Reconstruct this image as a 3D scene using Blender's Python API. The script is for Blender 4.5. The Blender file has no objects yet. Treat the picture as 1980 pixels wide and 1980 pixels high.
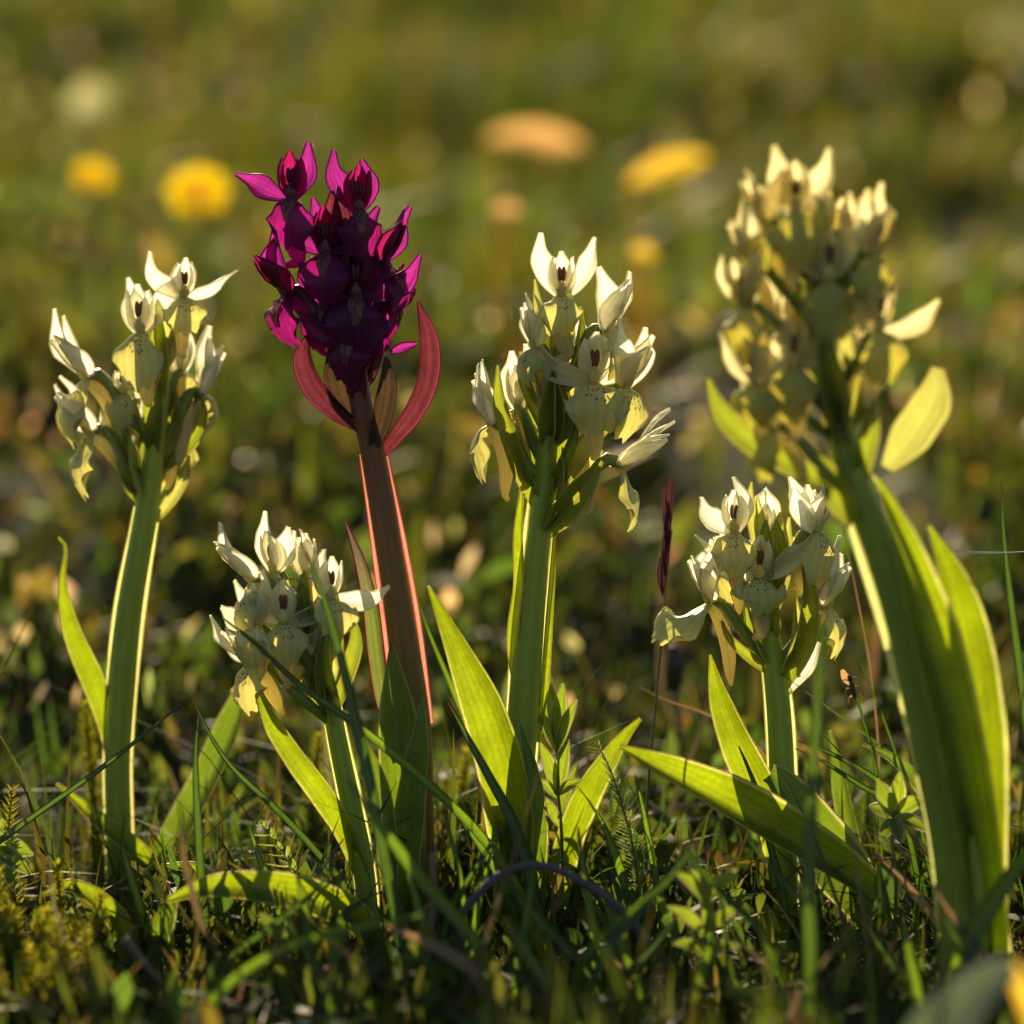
import bpy, math, random
import numpy as np
from mathutils import Vector

random.seed(7)
rng = np.random.default_rng(11)
SC = bpy.context.scene
COL = SC.collection
rad = math.radians

# ------------------------------------------------------------------ camera
FOCUS, FRAME, PITCH = 0.90, 0.20, rad(8.0)          # metres to the focused plants, frame width there
FW = Vector((0, math.cos(PITCH), -math.sin(PITCH)))
UP = Vector((0, math.sin(PITCH), math.cos(PITCH)))
RT = Vector((1, 0, 0))
OC = Vector((0, 0, 0.081))                           # point in the middle of the focus plane
CAMP = OC - FW * FOCUS
cam = bpy.data.cameras.new('camera')
camo = bpy.data.objects.new('camera', cam)
COL.objects.link(camo)
camo.location = CAMP
camo.rotation_euler = (math.pi / 2 - PITCH, 0, 0)
cam.sensor_width = 36
cam.lens = 36 * FOCUS / FRAME
cam.clip_start, cam.clip_end = 0.02, 500
cam.dof.use_dof = True
cam.dof.focus_distance = FOCUS - 0.008
cam.dof.aperture_fstop = 10.0
cam.dof.aperture_blades = 0
SC.camera = camo

# ------------------------------------------------------------------ light
SUN_EL, SUN_AZ = rad(17), rad(-7)                    # low sun behind the flowers, a little to the left
world = bpy.data.worlds.new('World')
SC.world = world
world.use_nodes = True
wn = world.node_tree
sky = wn.nodes.new('ShaderNodeTexSky')
sky.sky_type = 'NISHITA'
sky.sun_disc = False
sky.sun_elevation = SUN_EL
sky.sun_rotation = SUN_AZ % (2 * math.pi)
bgn = wn.nodes['Background']
wn.links.new(sky.outputs[0], bgn.inputs[0])
bgn.inputs[1].default_value = 0.06
sun = bpy.data.lights.new('sun', 'SUN')
sun.energy = 5.0
sun.angle = rad(0.5)
sun.color = (1.0, 0.81, 0.52)
suno = bpy.data.objects.new('sun', sun)
COL.objects.link(suno)
sdir = Vector((math.sin(SUN_AZ) * math.cos(SUN_EL), math.cos(SUN_AZ) * math.cos(SUN_EL), math.sin(SUN_EL)))
suno.rotation_euler = (-sdir).to_track_quat('-Z', 'Y').to_euler()
suno.location = (0, 2, 2)
SC.view_settings.view_transform = 'Standard'
SC.view_settings.look = 'None'
SC.view_settings.gamma = 1.0
SC.view_settings.exposure = 0.95
SC.render.engine = 'CYCLES'
cy = SC.cycles
cy.use_denoising = True
cy.max_bounces = 10
cy.diffuse_bounces = 5
cy.glossy_bounces = 3
cy.transmission_bounces = 6
cy.caustics_reflective = False
cy.caustics_refractive = False
cy.sample_clamp_indirect = 4.0

# ------------------------------------------------------------------ geometry helpers
PX = FRAME / 1980.0                                  # metres per photograph pixel at the focus plane
K = 1980 / 1932.0


def P(x, y, d=0.0):
    """photograph pixel (1980 grid) + depth behind the focus plane -> world point"""
    s = (FOCUS + d) / FOCUS
    return CAMP + FW * (FOCUS + d) + RT * ((x - 990) * PX * s) - UP * ((y - 990) * PX * s)


def ground(x, y):
    t = np.maximum(0.0, np.asarray(y, float) - 0.10)
    slope = 0.07 * np.minimum(t, 6.0) + 0.01 * np.maximum(t - 6.0, 0)
    bump = 0.0030 * np.sin(x * 31 + 1.3) * np.sin(y * 27 + .4) + 0.0022 * np.sin(x * 67 + y * 41)
    big = 0.014 * np.sin(x * 4.1 + 2.0) * np.sin(y * 5.3 - 0.9) * np.clip((np.asarray(y, float) - 0.15) * 2.2, 0, 1)
    return slope + bump + big


def ground_hit(x, y, h=0.0):
    """where the ray through a pixel meets the ground plus h"""
    d = -0.6
    while d < 8:
        p = P(x, y, d)
        if p.z <= ground(p.x, p.y) + h:
            break
        d += 0.004
    return P(x, y, d), d


def crv(pts, n):
    pts = np.asarray([tuple(p) for p in pts], float)
    k = len(pts)
    if k == 2:
        t = np.linspace(0, 1, n)[:, None]
        return pts[0] * (1 - t) + pts[1] * t
    seg = np.linalg.norm(np.diff(pts, axis=0), axis=1) + 1e-9
    par = np.concatenate([[0], np.cumsum(seg)])
    m = np.zeros_like(pts)
    for i in range(k):
        a, b = max(i - 1, 0), min(i + 1, k - 1)
        m[i] = (pts[b] - pts[a]) / (par[b] - par[a])
    q = np.linspace(0, par[-1], n)
    out = np.zeros((n, pts.shape[1]))
    for j, v in enumerate(q):
        i = min(max(np.searchsorted(par, v) - 1, 0), k - 2)
        h = par[i + 1] - par[i]
        t = (v - par[i]) / h
        out[j] = ((2*t**3 - 3*t*t + 1) * pts[i] + (t**3 - 2*t*t + t) * h * m[i]
                  + (-2*t**3 + 3*t*t) * pts[i+1] + (t**3 - t*t) * h * m[i+1])
    return out


def prof(vals, n):
    v = np.asarray(vals, float)
    x = np.linspace(0, 1, len(v))
    pts = np.stack([x, v], 1)
    xs = np.linspace(0, 1, n)
    # smooth interpolation with a monotone-ish cosine between samples blended with linear
    lin = np.interp(xs, x, v)
    c = crv(np.stack([x * 10, v, 0 * x], 1), n * 3)
    sm = np.interp(xs * 10, c[:, 0], c[:, 1])
    return np.maximum(0.5 * lin + 0.5 * sm, 0)


def tangents(c):
    t = np.gradient(c, axis=0)
    return t / (np.linalg.norm(t, axis=1, keepdims=True) + 1e-12)


class Geo:
    """collects vertices, faces and uvs; build() links them as one mesh object"""
    def __init__(self):
        self.v, self.f, self.uv = [], [], []

    def add(self, v, f, uv):
        o = len(self.v)
        self.v.extend([tuple(map(float, p)) for p in v])
        self.f.extend([tuple(i + o for i in q) for q in f])
        self.uv.extend([(float(a), float(b)) for a, b in uv])
        return self


def grid_faces(nr, nc, closed=False):
    f = []
    for i in range(nr - 1):
        for j in range(nc if closed else nc - 1):
            k = (j + 1) % nc
            f.append((i*nc + j, i*nc + k, (i+1)*nc + k, (i+1)*nc + j))
    return f


def sheet(geo, pts, hw, normal, rows=14, cols=7, cup=0.0, keel=0.0, bead=0.0, ruffle=0.0, rfreq=3.0,
          twist=0.0, lobes=0.0, curl=0.0, seed=0):
    """a petal or leaf blade: centre line, half widths, facing normal; edges end in a rolled rim"""
    r = np.random.default_rng(seed + 5)
    c = crv(pts, rows)
    w = prof(hw, rows)
    T = tangents(c)
    nn = np.asarray([tuple(p) for p in normal], float) if isinstance(normal, list) else np.asarray([tuple(normal)] * 2, float)
    nn = np.stack([np.interp(np.linspace(0, 1, rows), np.linspace(0, 1, len(nn)), nn[:, k]) for k in range(3)], 1)
    us = np.linspace(-1, 1, cols)
    V, UVs = [], []
    ph1, ph2 = r.random(2) * 6.28
    nb = 4 if bead > 0 else 0
    for i in range(rows):
        t = i / (rows - 1)
        N = nn[i] - T[i] * np.dot(nn[i], T[i])
        N /= np.linalg.norm(N) + 1e-12
        S = np.cross(T[i], N)
        if twist:
            a = twist * t
            N, S = N * math.cos(a) + S * math.sin(a), S * math.cos(a) - N * math.sin(a)
        row, ruv = [], []
        for u in us:
            off = cup * w[i] * u * u + keel * w[i] * abs(u)
            off += ruffle * w[i] * (abs(u) ** 1.5) * (math.sin(rfreq * 6.28 * t + (ph1 if u > 0 else ph2)))
            wk = 1 + 0.045 * math.sin(5.3 * t + (ph1 if u > 0 else ph2) * 2) + 0.02 * math.sin(17 * t + ph1)
            sx = w[i] * wk * u * (1 - 0.18 * min(1, abs(cup)) * u * u)
            p = c[i] + S * sx + N * off
            if lobes:
                p = p + T[i] * (lobes * (math.cos(2 * math.pi * u / 0.72) - 3.2 * u ** 4) * t ** 2)
            row.append(p)
            ruv.append(((u + 1) / 2, t))
        if nb:
            for side in (0, 1):
                e = row[0] if side == 0 else row[-1]
                s = -S if side == 0 else S
                b = min(bead, w[i] * 0.6)
                ext, eu = [], []
                for a in (70, 140, 210, 285):
                    ar = rad(a)
                    ext.append(e + s * (b * math.sin(ar)) - N * (b * (1 - math.cos(ar))))
                    eu.append((0.0 if side == 0 else 1.0, t))
                if side == 0:
                    row = ext[::-1] + row
                    ruv = eu[::-1] + ruv
                else:
                    row = row + ext
                    ruv = ruv + eu
        V += row
        UVs += ruv
    nc = cols + 2 * nb
    geo.add(V, grid_faces(rows, nc), UVs)
    return geo


def tube(geo, pts, radii, rows=14, sides=12, ridge=0.0, nr=5, flat=1.0, flatdir=(0, 1, 0), twist=0.0):
    c = crv(pts, rows)
    w = prof(radii, rows)
    T = tangents(c)
    ref = np.asarray(tuple(flatdir), float)
    V, UVs = [], []
    for i in range(rows):
        N = ref - T[i] * np.dot(ref, T[i])
        if np.linalg.norm(N) < 1e-4:
            N = np.cross(T[i], (1, 0, 0.2))
        N /= np.linalg.norm(N)
        S = np.cross(T[i], N)
        for j in range(sides):
            a = 2 * math.pi * j / sides
            rr = w[i] * (1 + ridge * math.cos(nr * (a + twist * i / rows)))
            V.append(c[i] + S * (rr * math.cos(a)) + N * (rr * math.sin(a) * flat))
            UVs.append((j / sides, i / (rows - 1)))
    F = grid_faces(rows, sides, True)
    F.append(tuple(range(sides))[::-1])
    F.append(tuple((rows - 1) * sides + j for j in range(sides)))
    geo.add(V, F, UVs)
    return geo


def blob(geo, c, ax, ay, az, n=8, m=10):
    """ellipsoid with axis vectors ax, ay, az"""
    c, ax, ay, az = [np.asarray(tuple(k), float) for k in (c, ax, ay, az)]
    V, UVs = [], []
    for i in range(n):
        th = math.pi * (i + 0.02) / (n - 1 + 0.04)
        for j in range(m):
            a = 2 * math.pi * j / m
            V.append(c + az * math.cos(th) + (ax * math.cos(a) + ay * math.sin(a)) * math.sin(th))
            UVs.append((j / m, i / (n - 1)))
    geo.add(V, grid_faces(n, m, True), UVs)
    return geo


def build(name, geo, mat, parent=None, origin=None, smooth=True):
    """links geo (world coordinates) as one mesh object under parent; objects carry no rotation"""
    porg = Vector(parent['_org']) if parent is not None else Vector((0, 0, 0))
    if origin is None:
        origin = porg if parent is not None else Vector(geo.v[0])
    origin = Vector(origin)
    me = bpy.data.meshes.new(name)
    me.from_pydata([(a - origin.x, b - origin.y, c - origin.z) for a, b, c in geo.v], [], geo.f)
    uvl = me.uv_layers.new(name='UVMap')
    li = np.zeros(len(me.loops), dtype=np.int32)
    me.loops.foreach_get('vertex_index', li)
    uvl.data.foreach_set('uv', np.asarray(geo.uv, np.float32)[li].ravel())
    if smooth:
        me.polygons.foreach_set('use_smooth', np.ones(len(me.polygons), dtype=bool))
    me.materials.append(mat)
    o = bpy.data.objects.new(name, me)
    COL.objects.link(o)
    if parent is not None:
        o.parent = parent
    o.location = origin - porg
    o['_org'] = tuple(origin)
    return o


def tag(o, label, cat=None, group=None, kind=None):
    o['label'] = label
    if cat:
        o['category'] = cat
    if group:
        o['group'] = group
    if kind:
        o['kind'] = kind
    return o


def thing(name, loc, label, cat, group=None):
    o = bpy.data.objects.new(name, None)
    o.empty_display_size = 0.01
    COL.objects.link(o)
    o.location = loc
    o['_org'] = tuple(loc)
    return tag(o, label, cat, group)


# ------------------------------------------------------------------ materials
def nodes_of(name):
    m = bpy.data.materials.new(name)
    m.use_nodes = True
    nt = m.node_tree
    for n in list(nt.nodes):
        if n.type != 'OUTPUT_MATERIAL':
            nt.nodes.remove(n)
    return m, nt, nt.nodes['Material Output']


def N(nt, kind, **kw):
    n = nt.nodes.new(kind)
    for k, v in kw.items():
        if k.startswith('i_'):
            n.inputs[k[2:].replace('_', ' ')].default_value = v
        else:
            setattr(n, k, v)
    return n


def math_node(nt, op, a, b=None):
    n = nt.nodes.new('ShaderNodeMath')
    n.operation = op
    for i, v in enumerate((a, b)):
        if v is None:
            continue
        if isinstance(v, (int, float)):
            n.inputs[i].default_value = v
        else:
            nt.links.new(v, n.inputs[i])
    return n.outputs[0]


def mixc(nt, fac, a, b, mode='MIX'):
    n = nt.nodes.new('ShaderNodeMix')
    n.data_type = 'RGBA'
    n.blend_type = mode
    for sock, v in ((n.inputs[0], fac), (n.inputs[6], a), (n.inputs[7], b)):
        if isinstance(v, (int, float)):
            sock.default_value = v
        elif isinstance(v, tuple):
            sock.default_value = (*v, 1)
        else:
            nt.links.new(v, sock)
    return n.outputs[2]


def thin_mat(name, base, trans, fac=0.5, rough=0.45, spec=0.4, veins=0.0, vein_n=26, mottle=0.35, mscale=900,
             tipcol=None, spots=None, edgecol=None, sheen=0.0, bump=0.15):
    """thin living tissue: a glossy surface mixed with diffuse transmission"""
    m, nt, out = nodes_of(name)
    L = nt.links.new
    tc = N(nt, 'ShaderNodeTexCoord')
    uv = N(nt, 'ShaderNodeUVMap')
    sep = N(nt, 'ShaderNodeSeparateXYZ')
    L(uv.outputs[0], sep.inputs[0])
    noi = N(nt, 'ShaderNodeTexNoise', i_Scale=mscale, i_Detail=3.0)
    L(tc.outputs['Object'], noi.inputs['Vector'])
    noi2 = N(nt, 'ShaderNodeTexNoise', i_Scale=mscale * 0.12, i_Detail=2.0)
    L(tc.outputs['Object'], noi2.inputs['Vector'])
    mo = math_node(nt, 'MULTIPLY_ADD', noi.outputs[0], mottle)
    mo.node.inputs[2].default_value = 1.0 - mottle * 0.5
    mo2 = math_node(nt, 'MULTIPLY_ADD', noi2.outputs[0], mottle * 1.6)
    mo2.node.inputs[2].default_value = 1.0 - mottle * 0.8
    val = math_node(nt, 'MULTIPLY', mo, mo2)
    height = val
    if veins:
        s = math_node(nt, 'SINE', math_node(nt, 'MULTIPLY', sep.outputs[0], vein_n * 6.283))
        vv = math_node(nt, 'POWER', math_node(nt, 'MULTIPLY_ADD', s, 0.5), 2.0)
        vv.node.inputs[0].links[0].from_node.inputs[2].default_value = 0.5
        val = math_node(nt, 'MULTIPLY', val, math_node(nt, 'SUBTRACT', 1.0 + veins * .3, math_node(nt, 'MULTIPLY', vv, veins)))
        height = vv
    cb, ct = base, trans
    if tipcol:
        f = N(nt, 'ShaderNodeMapRange')
        f.inputs[1].default_value, f.inputs[2].default_value = tipcol[2], tipcol[3]
        L(sep.outputs[1], f.inputs[0])
        cb = mixc(nt, f.outputs[0], cb, tipcol[0])
        ct = mixc(nt, f.outputs[0], ct, tipcol[1])
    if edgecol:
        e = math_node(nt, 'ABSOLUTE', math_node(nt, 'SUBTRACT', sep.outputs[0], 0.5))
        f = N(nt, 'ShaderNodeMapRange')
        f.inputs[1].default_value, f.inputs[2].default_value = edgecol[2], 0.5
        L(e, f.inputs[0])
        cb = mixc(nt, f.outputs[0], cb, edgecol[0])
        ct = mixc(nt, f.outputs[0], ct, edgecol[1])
    if spots:
        vo = N(nt, 'ShaderNodeTexVoronoi', i_Scale=spots[1])
        L(uv.outputs[0], vo.inputs['Vector'])
        dot = math_node(nt, 'LESS_THAN', vo.outputs['Distance'], spots[2])
        cx = math_node(nt, 'POWER', math_node(nt, 'SUBTRACT', sep.outputs[0], 0.5), 2.0)
        cyy = math_node(nt, 'POWER', math_node(nt, 'MULTIPLY', math_node(nt, 'SUBTRACT', sep.outputs[1], spots[3]), 0.9), 2.0)
        reg = math_node(nt, 'LESS_THAN', math_node(nt, 'ADD', cx, cyy), spots[4])
        mask = math_node(nt, 'MULTIPLY', math_node(nt, 'MULTIPLY', dot, reg), 0.85)
        cb = mixc(nt, mask, cb, spots[0])
        ct = mixc(nt, mask, ct, spots[0])
    cb = mixc(nt, 1.0, cb, val, 'MULTIPLY')
    ct = mixc(nt, 1.0, ct, val, 'MULTIPLY')
    bp = N(nt, 'ShaderNodeBump', i_Strength=bump, i_Distance=0.0003)
    L(math_node(nt, 'ADD', math_node(nt, 'MULTIPLY', height, 0.5), math_node(nt, 'MULTIPLY', noi.outputs[0], 1.2)), bp.inputs['Height'])
    pb = N(nt, 'ShaderNodeBsdfPrincipled', i_Roughness=rough)
    pb.inputs['Specular IOR Level'].default_value = spec
    if sheen:
        pb.inputs['Sheen Weight'].default_value = sheen
        pb.inputs['Sheen Roughness'].default_value = 0.4
    L(cb, pb.inputs['Base Color'])
    L(bp.outputs[0], pb.inputs['Normal'])
    tr = N(nt, 'ShaderNodeBsdfTranslucent')
    L(ct, tr.inputs[0])
    L(bp.outputs[0], tr.inputs[1])
    mx = N(nt, 'ShaderNodeMixShader')
    mx.inputs[0].default_value = fac
    L(pb.outputs[0], mx.inputs[1])
    L(tr.outputs[0], mx.inputs[2])
    L(mx.outputs[0], out.inputs[0])
    return m


def solid_mat(name, col, rough=0.5, sss=0.0, radius=(1, 1, .4), scale=0.002, spec=0.4, mottle=0.3, mscale=500, lines=0, sheen=0.0,
              ycol=None):
    m, nt, out = nodes_of(name)
    L = nt.links.new
    tc = N(nt, 'ShaderNodeTexCoord')
    noi = N(nt, 'ShaderNodeTexNoise', i_Scale=mscale, i_Detail=4.0)
    L(tc.outputs['Object'], noi.inputs['Vector'])
    val = math_node(nt, 'MULTIPLY_ADD', noi.outputs[0], mottle)
    val.node.inputs[2].default_value = 1 - mottle * .5
    uv = N(nt, 'ShaderNodeUVMap')
    sep = N(nt, 'ShaderNodeSeparateXYZ')
    L(uv.outputs[0], sep.inputs[0])
    if lines:
        s = math_node(nt, 'SINE', math_node(nt, 'MULTIPLY', sep.outputs[0], lines * 6.283))
        l2 = math_node(nt, 'MULTIPLY_ADD', s, 0.06)
        l2.node.inputs[2].default_value = 0.95
        val = math_node(nt, 'MULTIPLY', val, l2)
    c = col
    if ycol:
        f = N(nt, 'ShaderNodeMapRange')
        f.inputs[1].default_value, f.inputs[2].default_value = ycol[1], ycol[2]
        L(sep.outputs[1], f.inputs[0])
        c = mixc(nt, f.outputs[0], col, ycol[0])
    cc = mixc(nt, 1.0, c, val, 'MULTIPLY')
    pb = N(nt, 'ShaderNodeBsdfPrincipled', i_Roughness=rough)
    pb.inputs['Specular IOR Level'].default_value = spec
    L(cc, pb.inputs['Base Color'])
    if sss:
        pb.inputs['Subsurface Weight'].default_value = sss
        pb.inputs['Subsurface Radius'].default_value = radius
        pb.inputs['Subsurface Scale'].default_value = scale
    if sheen:
        pb.inputs['Sheen Weight'].default_value = sheen
        pb.inputs['Sheen Roughness'].default_value = 0.35
        pb.inputs['Sheen Tint'].default_value = (*[min(1, k * 3 + .3) for k in col], 1)
    bp = N(nt, 'ShaderNodeBump', i_Strength=0.2, i_Distance=0.0003)
    L(val, bp.inputs['Height'])
    L(bp.outputs[0], pb.inputs['Normal'])
    L(pb.outputs[0], out.inputs[0])
    return m


def attr_mat(name, gain=(2.6, 2.3, 0.9), fac=0.5, rough=0.42, spec=0.45):
    m, nt, out = nodes_of(name)
    L = nt.links.new
    at = N(nt, 'ShaderNodeAttribute', attribute_name='Col')
    pb = N(nt, 'ShaderNodeBsdfPrincipled', i_Roughness=rough)
    pb.inputs['Specular IOR Level'].default_value = spec
    L(at.outputs['Color'], pb.inputs['Base Color'])
    ct = mixc(nt, 1.0, at.outputs['Color'], gain, 'MULTIPLY')
    ct.node.clamp_result = False
    tr = N(nt, 'ShaderNodeBsdfTranslucent')
    L(ct, tr.inputs[0])
    mx = N(nt, 'ShaderNodeMixShader')
    mx.inputs[0].default_value = fac
    L(pb.outputs[0], mx.inputs[1])
    L(tr.outputs[0], mx.inputs[2])
    L(mx.outputs[0], out.inputs[0])
    return m


M = {}
RIM_GLOW = ((0.24, 0.26, 0.10), (0.95, 0.88, 0.34), 0.43)  # naturally pale margin, brightened in the colour as backlit rim glow
M['leaf'] = thin_mat('orchid_leaf', (0.05, 0.09, 0.022), (0.31, 0.40, 0.005), 0.54, veins=0.16, vein_n=7, mottle=0.62, mscale=1000, edgecol=RIM_GLOW)
M['leaf_blue'] = thin_mat('orchid_leaf_bluish', (0.06, 0.105, 0.05), (0.20, 0.30, 0.012), 0.42, rough=0.38, veins=0.14, vein_n=6, mottle=0.55, edgecol=RIM_GLOW)
M['leaf_purple'] = thin_mat('purple_margined_leaf', (0.06, 0.09, 0.06), (0.20, 0.26, 0.04), 0.45, veins=0.2, vein_n=4,
                            edgecol=((0.16, 0.02, 0.06), (0.5, 0.04, 0.15), 0.38), tipcol=((0.08, 0.06, 0.07), (0.2, 0.08, 0.12), 0.6, 1.0))
M['bract'] = thin_mat('green_bract', (0.07, 0.11, 0.028), (0.36, 0.42, 0.025), 0.5, veins=0.15, vein_n=5, edgecol=RIM_GLOW)
M['bract_pale'] = thin_mat('pale_bract', (0.16, 0.19, 0.06), (0.60, 0.60, 0.12), 0.5, veins=0.15, vein_n=5, edgecol=RIM_GLOW)
M['bract_red'] = thin_mat('red_bract', (0.09, 0.028, 0.035), (0.145, 0.024, 0.034), 0.5, veins=0.3, vein_n=3, mottle=0.9, mscale=700,
                          edgecol=((0.2, 0.02, 0.08), (0.45, 0.06, 0.14), 0.42))
M['bract_dark'] = thin_mat('brown_green_bract', (0.055, 0.04, 0.028), (0.085, 0.05, 0.022), 0.42, veins=0.3, vein_n=3, mottle=0.5, edgecol=((0.15, 0.04, 0.05), (0.45, 0.12, 0.12), 0.44))
PET_B, PET_T = (0.68, 0.69, 0.50), (0.95, 0.91, 0.70)
M['petal'] = thin_mat('cream_petal', PET_B, PET_T, 0.64, rough=0.5, spec=0.3, veins=0.10, vein_n=4, mottle=0.16, mscale=1300, bump=0.35)
M['lip'] = thin_mat('cream_lip', (0.42, 0.50, 0.24), (0.62, 0.57, 0.10), 0.48, rough=0.5, spec=0.3, veins=0.10, vein_n=6, mottle=0.22, mscale=1300, bump=0.4,
                    spots=((0.14, 0.05, 0.02), 13.0, 0.33, 0.30, 0.05), tipcol=((0.48, 0.56, 0.29), (0.74, 0.67, 0.17), 0.0, 0.5))  # darker and greener than the petals: shade below the hood is painted in
M['y_petal'] = thin_mat('yellow_petal', (0.64, 0.62, 0.34), (0.92, 0.82, 0.42), 0.62, rough=0.5, spec=0.3, veins=0.10, vein_n=4, mottle=0.16, mscale=1300, bump=0.35)
M['y_lip'] = thin_mat('yellow_lip', (0.40, 0.45, 0.15), (0.62, 0.55, 0.06), 0.5, rough=0.5, spec=0.3, veins=0.10, vein_n=6, mottle=0.22, mscale=1300, bump=0.4)  # yellower lip, with the same shade in its colour
M['spur'] = thin_mat('cream_spur', (0.60, 0.58, 0.34), (0.86, 0.73, 0.30), 0.6, rough=0.5, veins=0.12, vein_n=8, mottle=0.2, bump=0.3)
M['sheath'] = thin_mat('pale_rim_strip', (0.16, 0.22, 0.06), (0.80, 0.80, 0.30), 0.55, veins=0.1, vein_n=6, edgecol=((0.3, 0.3, 0.15), (0.9, 0.85, 0.45), 0.36))  # pale colour of the strips added as rim light along the stems
M['p_sheath'] = thin_mat('reddish_rim_strip', (0.18, 0.08, 0.06), (0.75, 0.28, 0.20), 0.55, veins=0.1, vein_n=6, edgecol=((0.3, 0.1, 0.12), (0.85, 0.36, 0.34), 0.36))  # reddish rim light strips for the magenta orchid's stem
M['column'] = solid_mat('yellow_column', (0.62, 0.48, 0.14), 0.5, sss=0.5, radius=(1, .8, .3), scale=0.0008)
M['pollinia'] = solid_mat('brown_pollinia', (0.17, 0.065, 0.02), 0.5, sss=.3, radius=(1, .4, .1), scale=.0006)
M['ovary'] = solid_mat('green_ovary', (0.20, 0.24, 0.045), 0.45, sss=0.6, radius=(1, 1, .25), scale=0.0012, lines=6)
M['stem'] = solid_mat('green_stem', (0.30, 0.36, 0.05), 0.45, sss=1.0, radius=(1, 1, .15), scale=0.0045, lines=7, sheen=0.2)
M['p_petal'] = thin_mat('magenta_petal', (0.14, 0.013, 0.10), (0.42, 0.026, 0.30), 0.55, rough=0.5, veins=0.2, vein_n=5, mottle=0.55, mscale=1500, bump=.4)
M['p_lip'] = thin_mat('magenta_lip', (0.085, 0.007, 0.07), (0.40, 0.012, 0.20), 0.5, rough=0.5, veins=0.2, vein_n=8, mottle=0.4,
                      tipcol=((0.085, 0.007, 0.075), (0.42, 0.012, 0.22), 0.12, 0.42))
M['p_throat'] = thin_mat('magenta_lip_throat', (0.17, 0.07, 0.065), (0.35, 0.08, 0.12), 0.4, mottle=0.8, mscale=700, spots=((0.085, 0.007, 0.07), 8.0, 0.45, 0.5, 2.0))
M['p_hood'] = thin_mat('magenta_hood', (0.09, 0.008, 0.05), (0.45, 0.014, 0.15), 0.5, rough=0.5, veins=0.25, vein_n=5, mottle=0.3)
M['p_column'] = solid_mat('pink_column', (0.13, 0.035, 0.045), 0.5, sss=0.4, radius=(1, .5, .4), scale=0.0008, mottle=0.7, mscale=900)
M['p_pollinia'] = solid_mat('dark_red_pollinia', (0.09, 0.015, 0.02), 0.5)
M['p_ovary'] = solid_mat('red_ovary', (0.12, 0.04, 0.045), 0.5, sss=0.4, radius=(1, .3, .3), scale=0.001, lines=6)
M['p_stem'] = solid_mat('reddish_stem', (0.20, 0.115, 0.035), 0.5, sss=0.95, radius=(1, .5, .2), scale=0.0035, lines=9, sheen=0.35,
                        ycol=((0.17, 0.055, 0.04), 0.45, 0.8))
M['dead'] = thin_mat('dry_leaf', (0.40, 0.24, 0.10), (0.85, 0.50, 0.16), 0.6, veins=0.3, vein_n=4)
M['pale_dead'] = thin_mat('pale_dry_leaf', (0.34, 0.33, 0.17), (0.55, 0.52, 0.25), 0.55, veins=0.3, vein_n=4)
M['ochre'] = thin_mat('ochre_leaf', (0.40, 0.28, 0.04), (0.90, 0.60, 0.05), 0.6, veins=0.3, vein_n=4)
M['grass'] = thin_mat('grass_blade', (0.04, 0.085, 0.018), (0.22, 0.36, 0.015), 0.45, rough=0.35, spec=0.5, veins=0.3, vein_n=6)
M['grass_dark'] = thin_mat('dark_grass_blade', (0.035, 0.07, 0.022), (0.12, 0.22, 0.012), 0.35, rough=0.32, spec=0.5, veins=0.3, vein_n=6,
                           tipcol=((0.10, 0.02, 0.03), (0.3, 0.05, 0.06), 0.93, 1.0))
M['straw'] = thin_mat('dry_grass_stem', (0.24, 0.16, 0.08), (0.35, 0.22, 0.09), 0.35, veins=0.2, vein_n=4)
M['straw_solid'] = solid_mat('dry_stem', (0.17, 0.11, 0.065), 0.6)
M['twig'] = solid_mat('grey_purple_twig', (0.10, 0.075, 0.08), 0.7)
M['spike'] = thin_mat('purple_spikelet', (0.05, 0.02, 0.02), (0.09, 0.028, 0.03), 0.35, veins=0.3, vein_n=3, sheen=0.4, edgecol=((0.2, 0.09, 0.1), (0.6, 0.3, 0.3), 0.42))  # pinkish edge colour paints the rim light on the spikelets
M['thinstem'] = solid_mat('thin_green_stem', (0.11, 0.10, 0.035), 0.5, sheen=0.3)
M['moss'] = thin_mat('heather_leaf', (0.05, 0.075, 0.015), (0.42, 0.40, 0.02), 0.5, mottle=0.5, mscale=400)
M['herb'] = thin_mat('herb_leaf', (0.05, 0.09, 0.025), (0.30, 0.40, 0.02), 0.5, veins=0.2, vein_n=3, sheen=0.4, edgecol=((0.3, 0.3, 0.2), (0.9, 0.85, 0.5), 0.40))
M['twig_orange'] = solid_mat('orange_twig', (0.22, 0.09, 0.03), 0.6)
M['yellow'] = thin_mat('yellow_floret', (0.80, 0.56, 0.01), (0.98, 0.72, 0.01), 0.62, rough=.7, spec=.05)
M['leaf_shaded'] = thin_mat('shade_toned_leaf', (0.15, 0.19, 0.15), (0.14, 0.18, 0.08), 0.3)  # dull grey green with the shade on this leaf put into its colour
M['silk'] = solid_mat('spider_silk', (0.8, 0.8, 0.8), 0.3, spec=0.8)
M['insect'] = solid_mat('insect_body', (0.03, 0.02, 0.015), 0.4)
M['insect_tan'] = thin_mat('insect_wing', (0.35, 0.20, 0.10), (0.6, 0.35, 0.15), 0.5)
M['turf'] = attr_mat('turf_blades', gain=(2.1, 1.95, .7), fac=.45, rough=.6, spec=.08)
M['meadow'] = attr_mat('meadow_blades', gain=(2.6, 2.45, 0.65), rough=0.45, spec=.25)
M['herbs'] = attr_mat('herb_blades', gain=(2.6, 2.4, 0.8), rough=0.6, spec=0.08)
M['litter'] = attr_mat('litter_blades', gain=(1.2, 1.2, 1.0), fac=0.45, rough=0.9, spec=.03)

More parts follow.
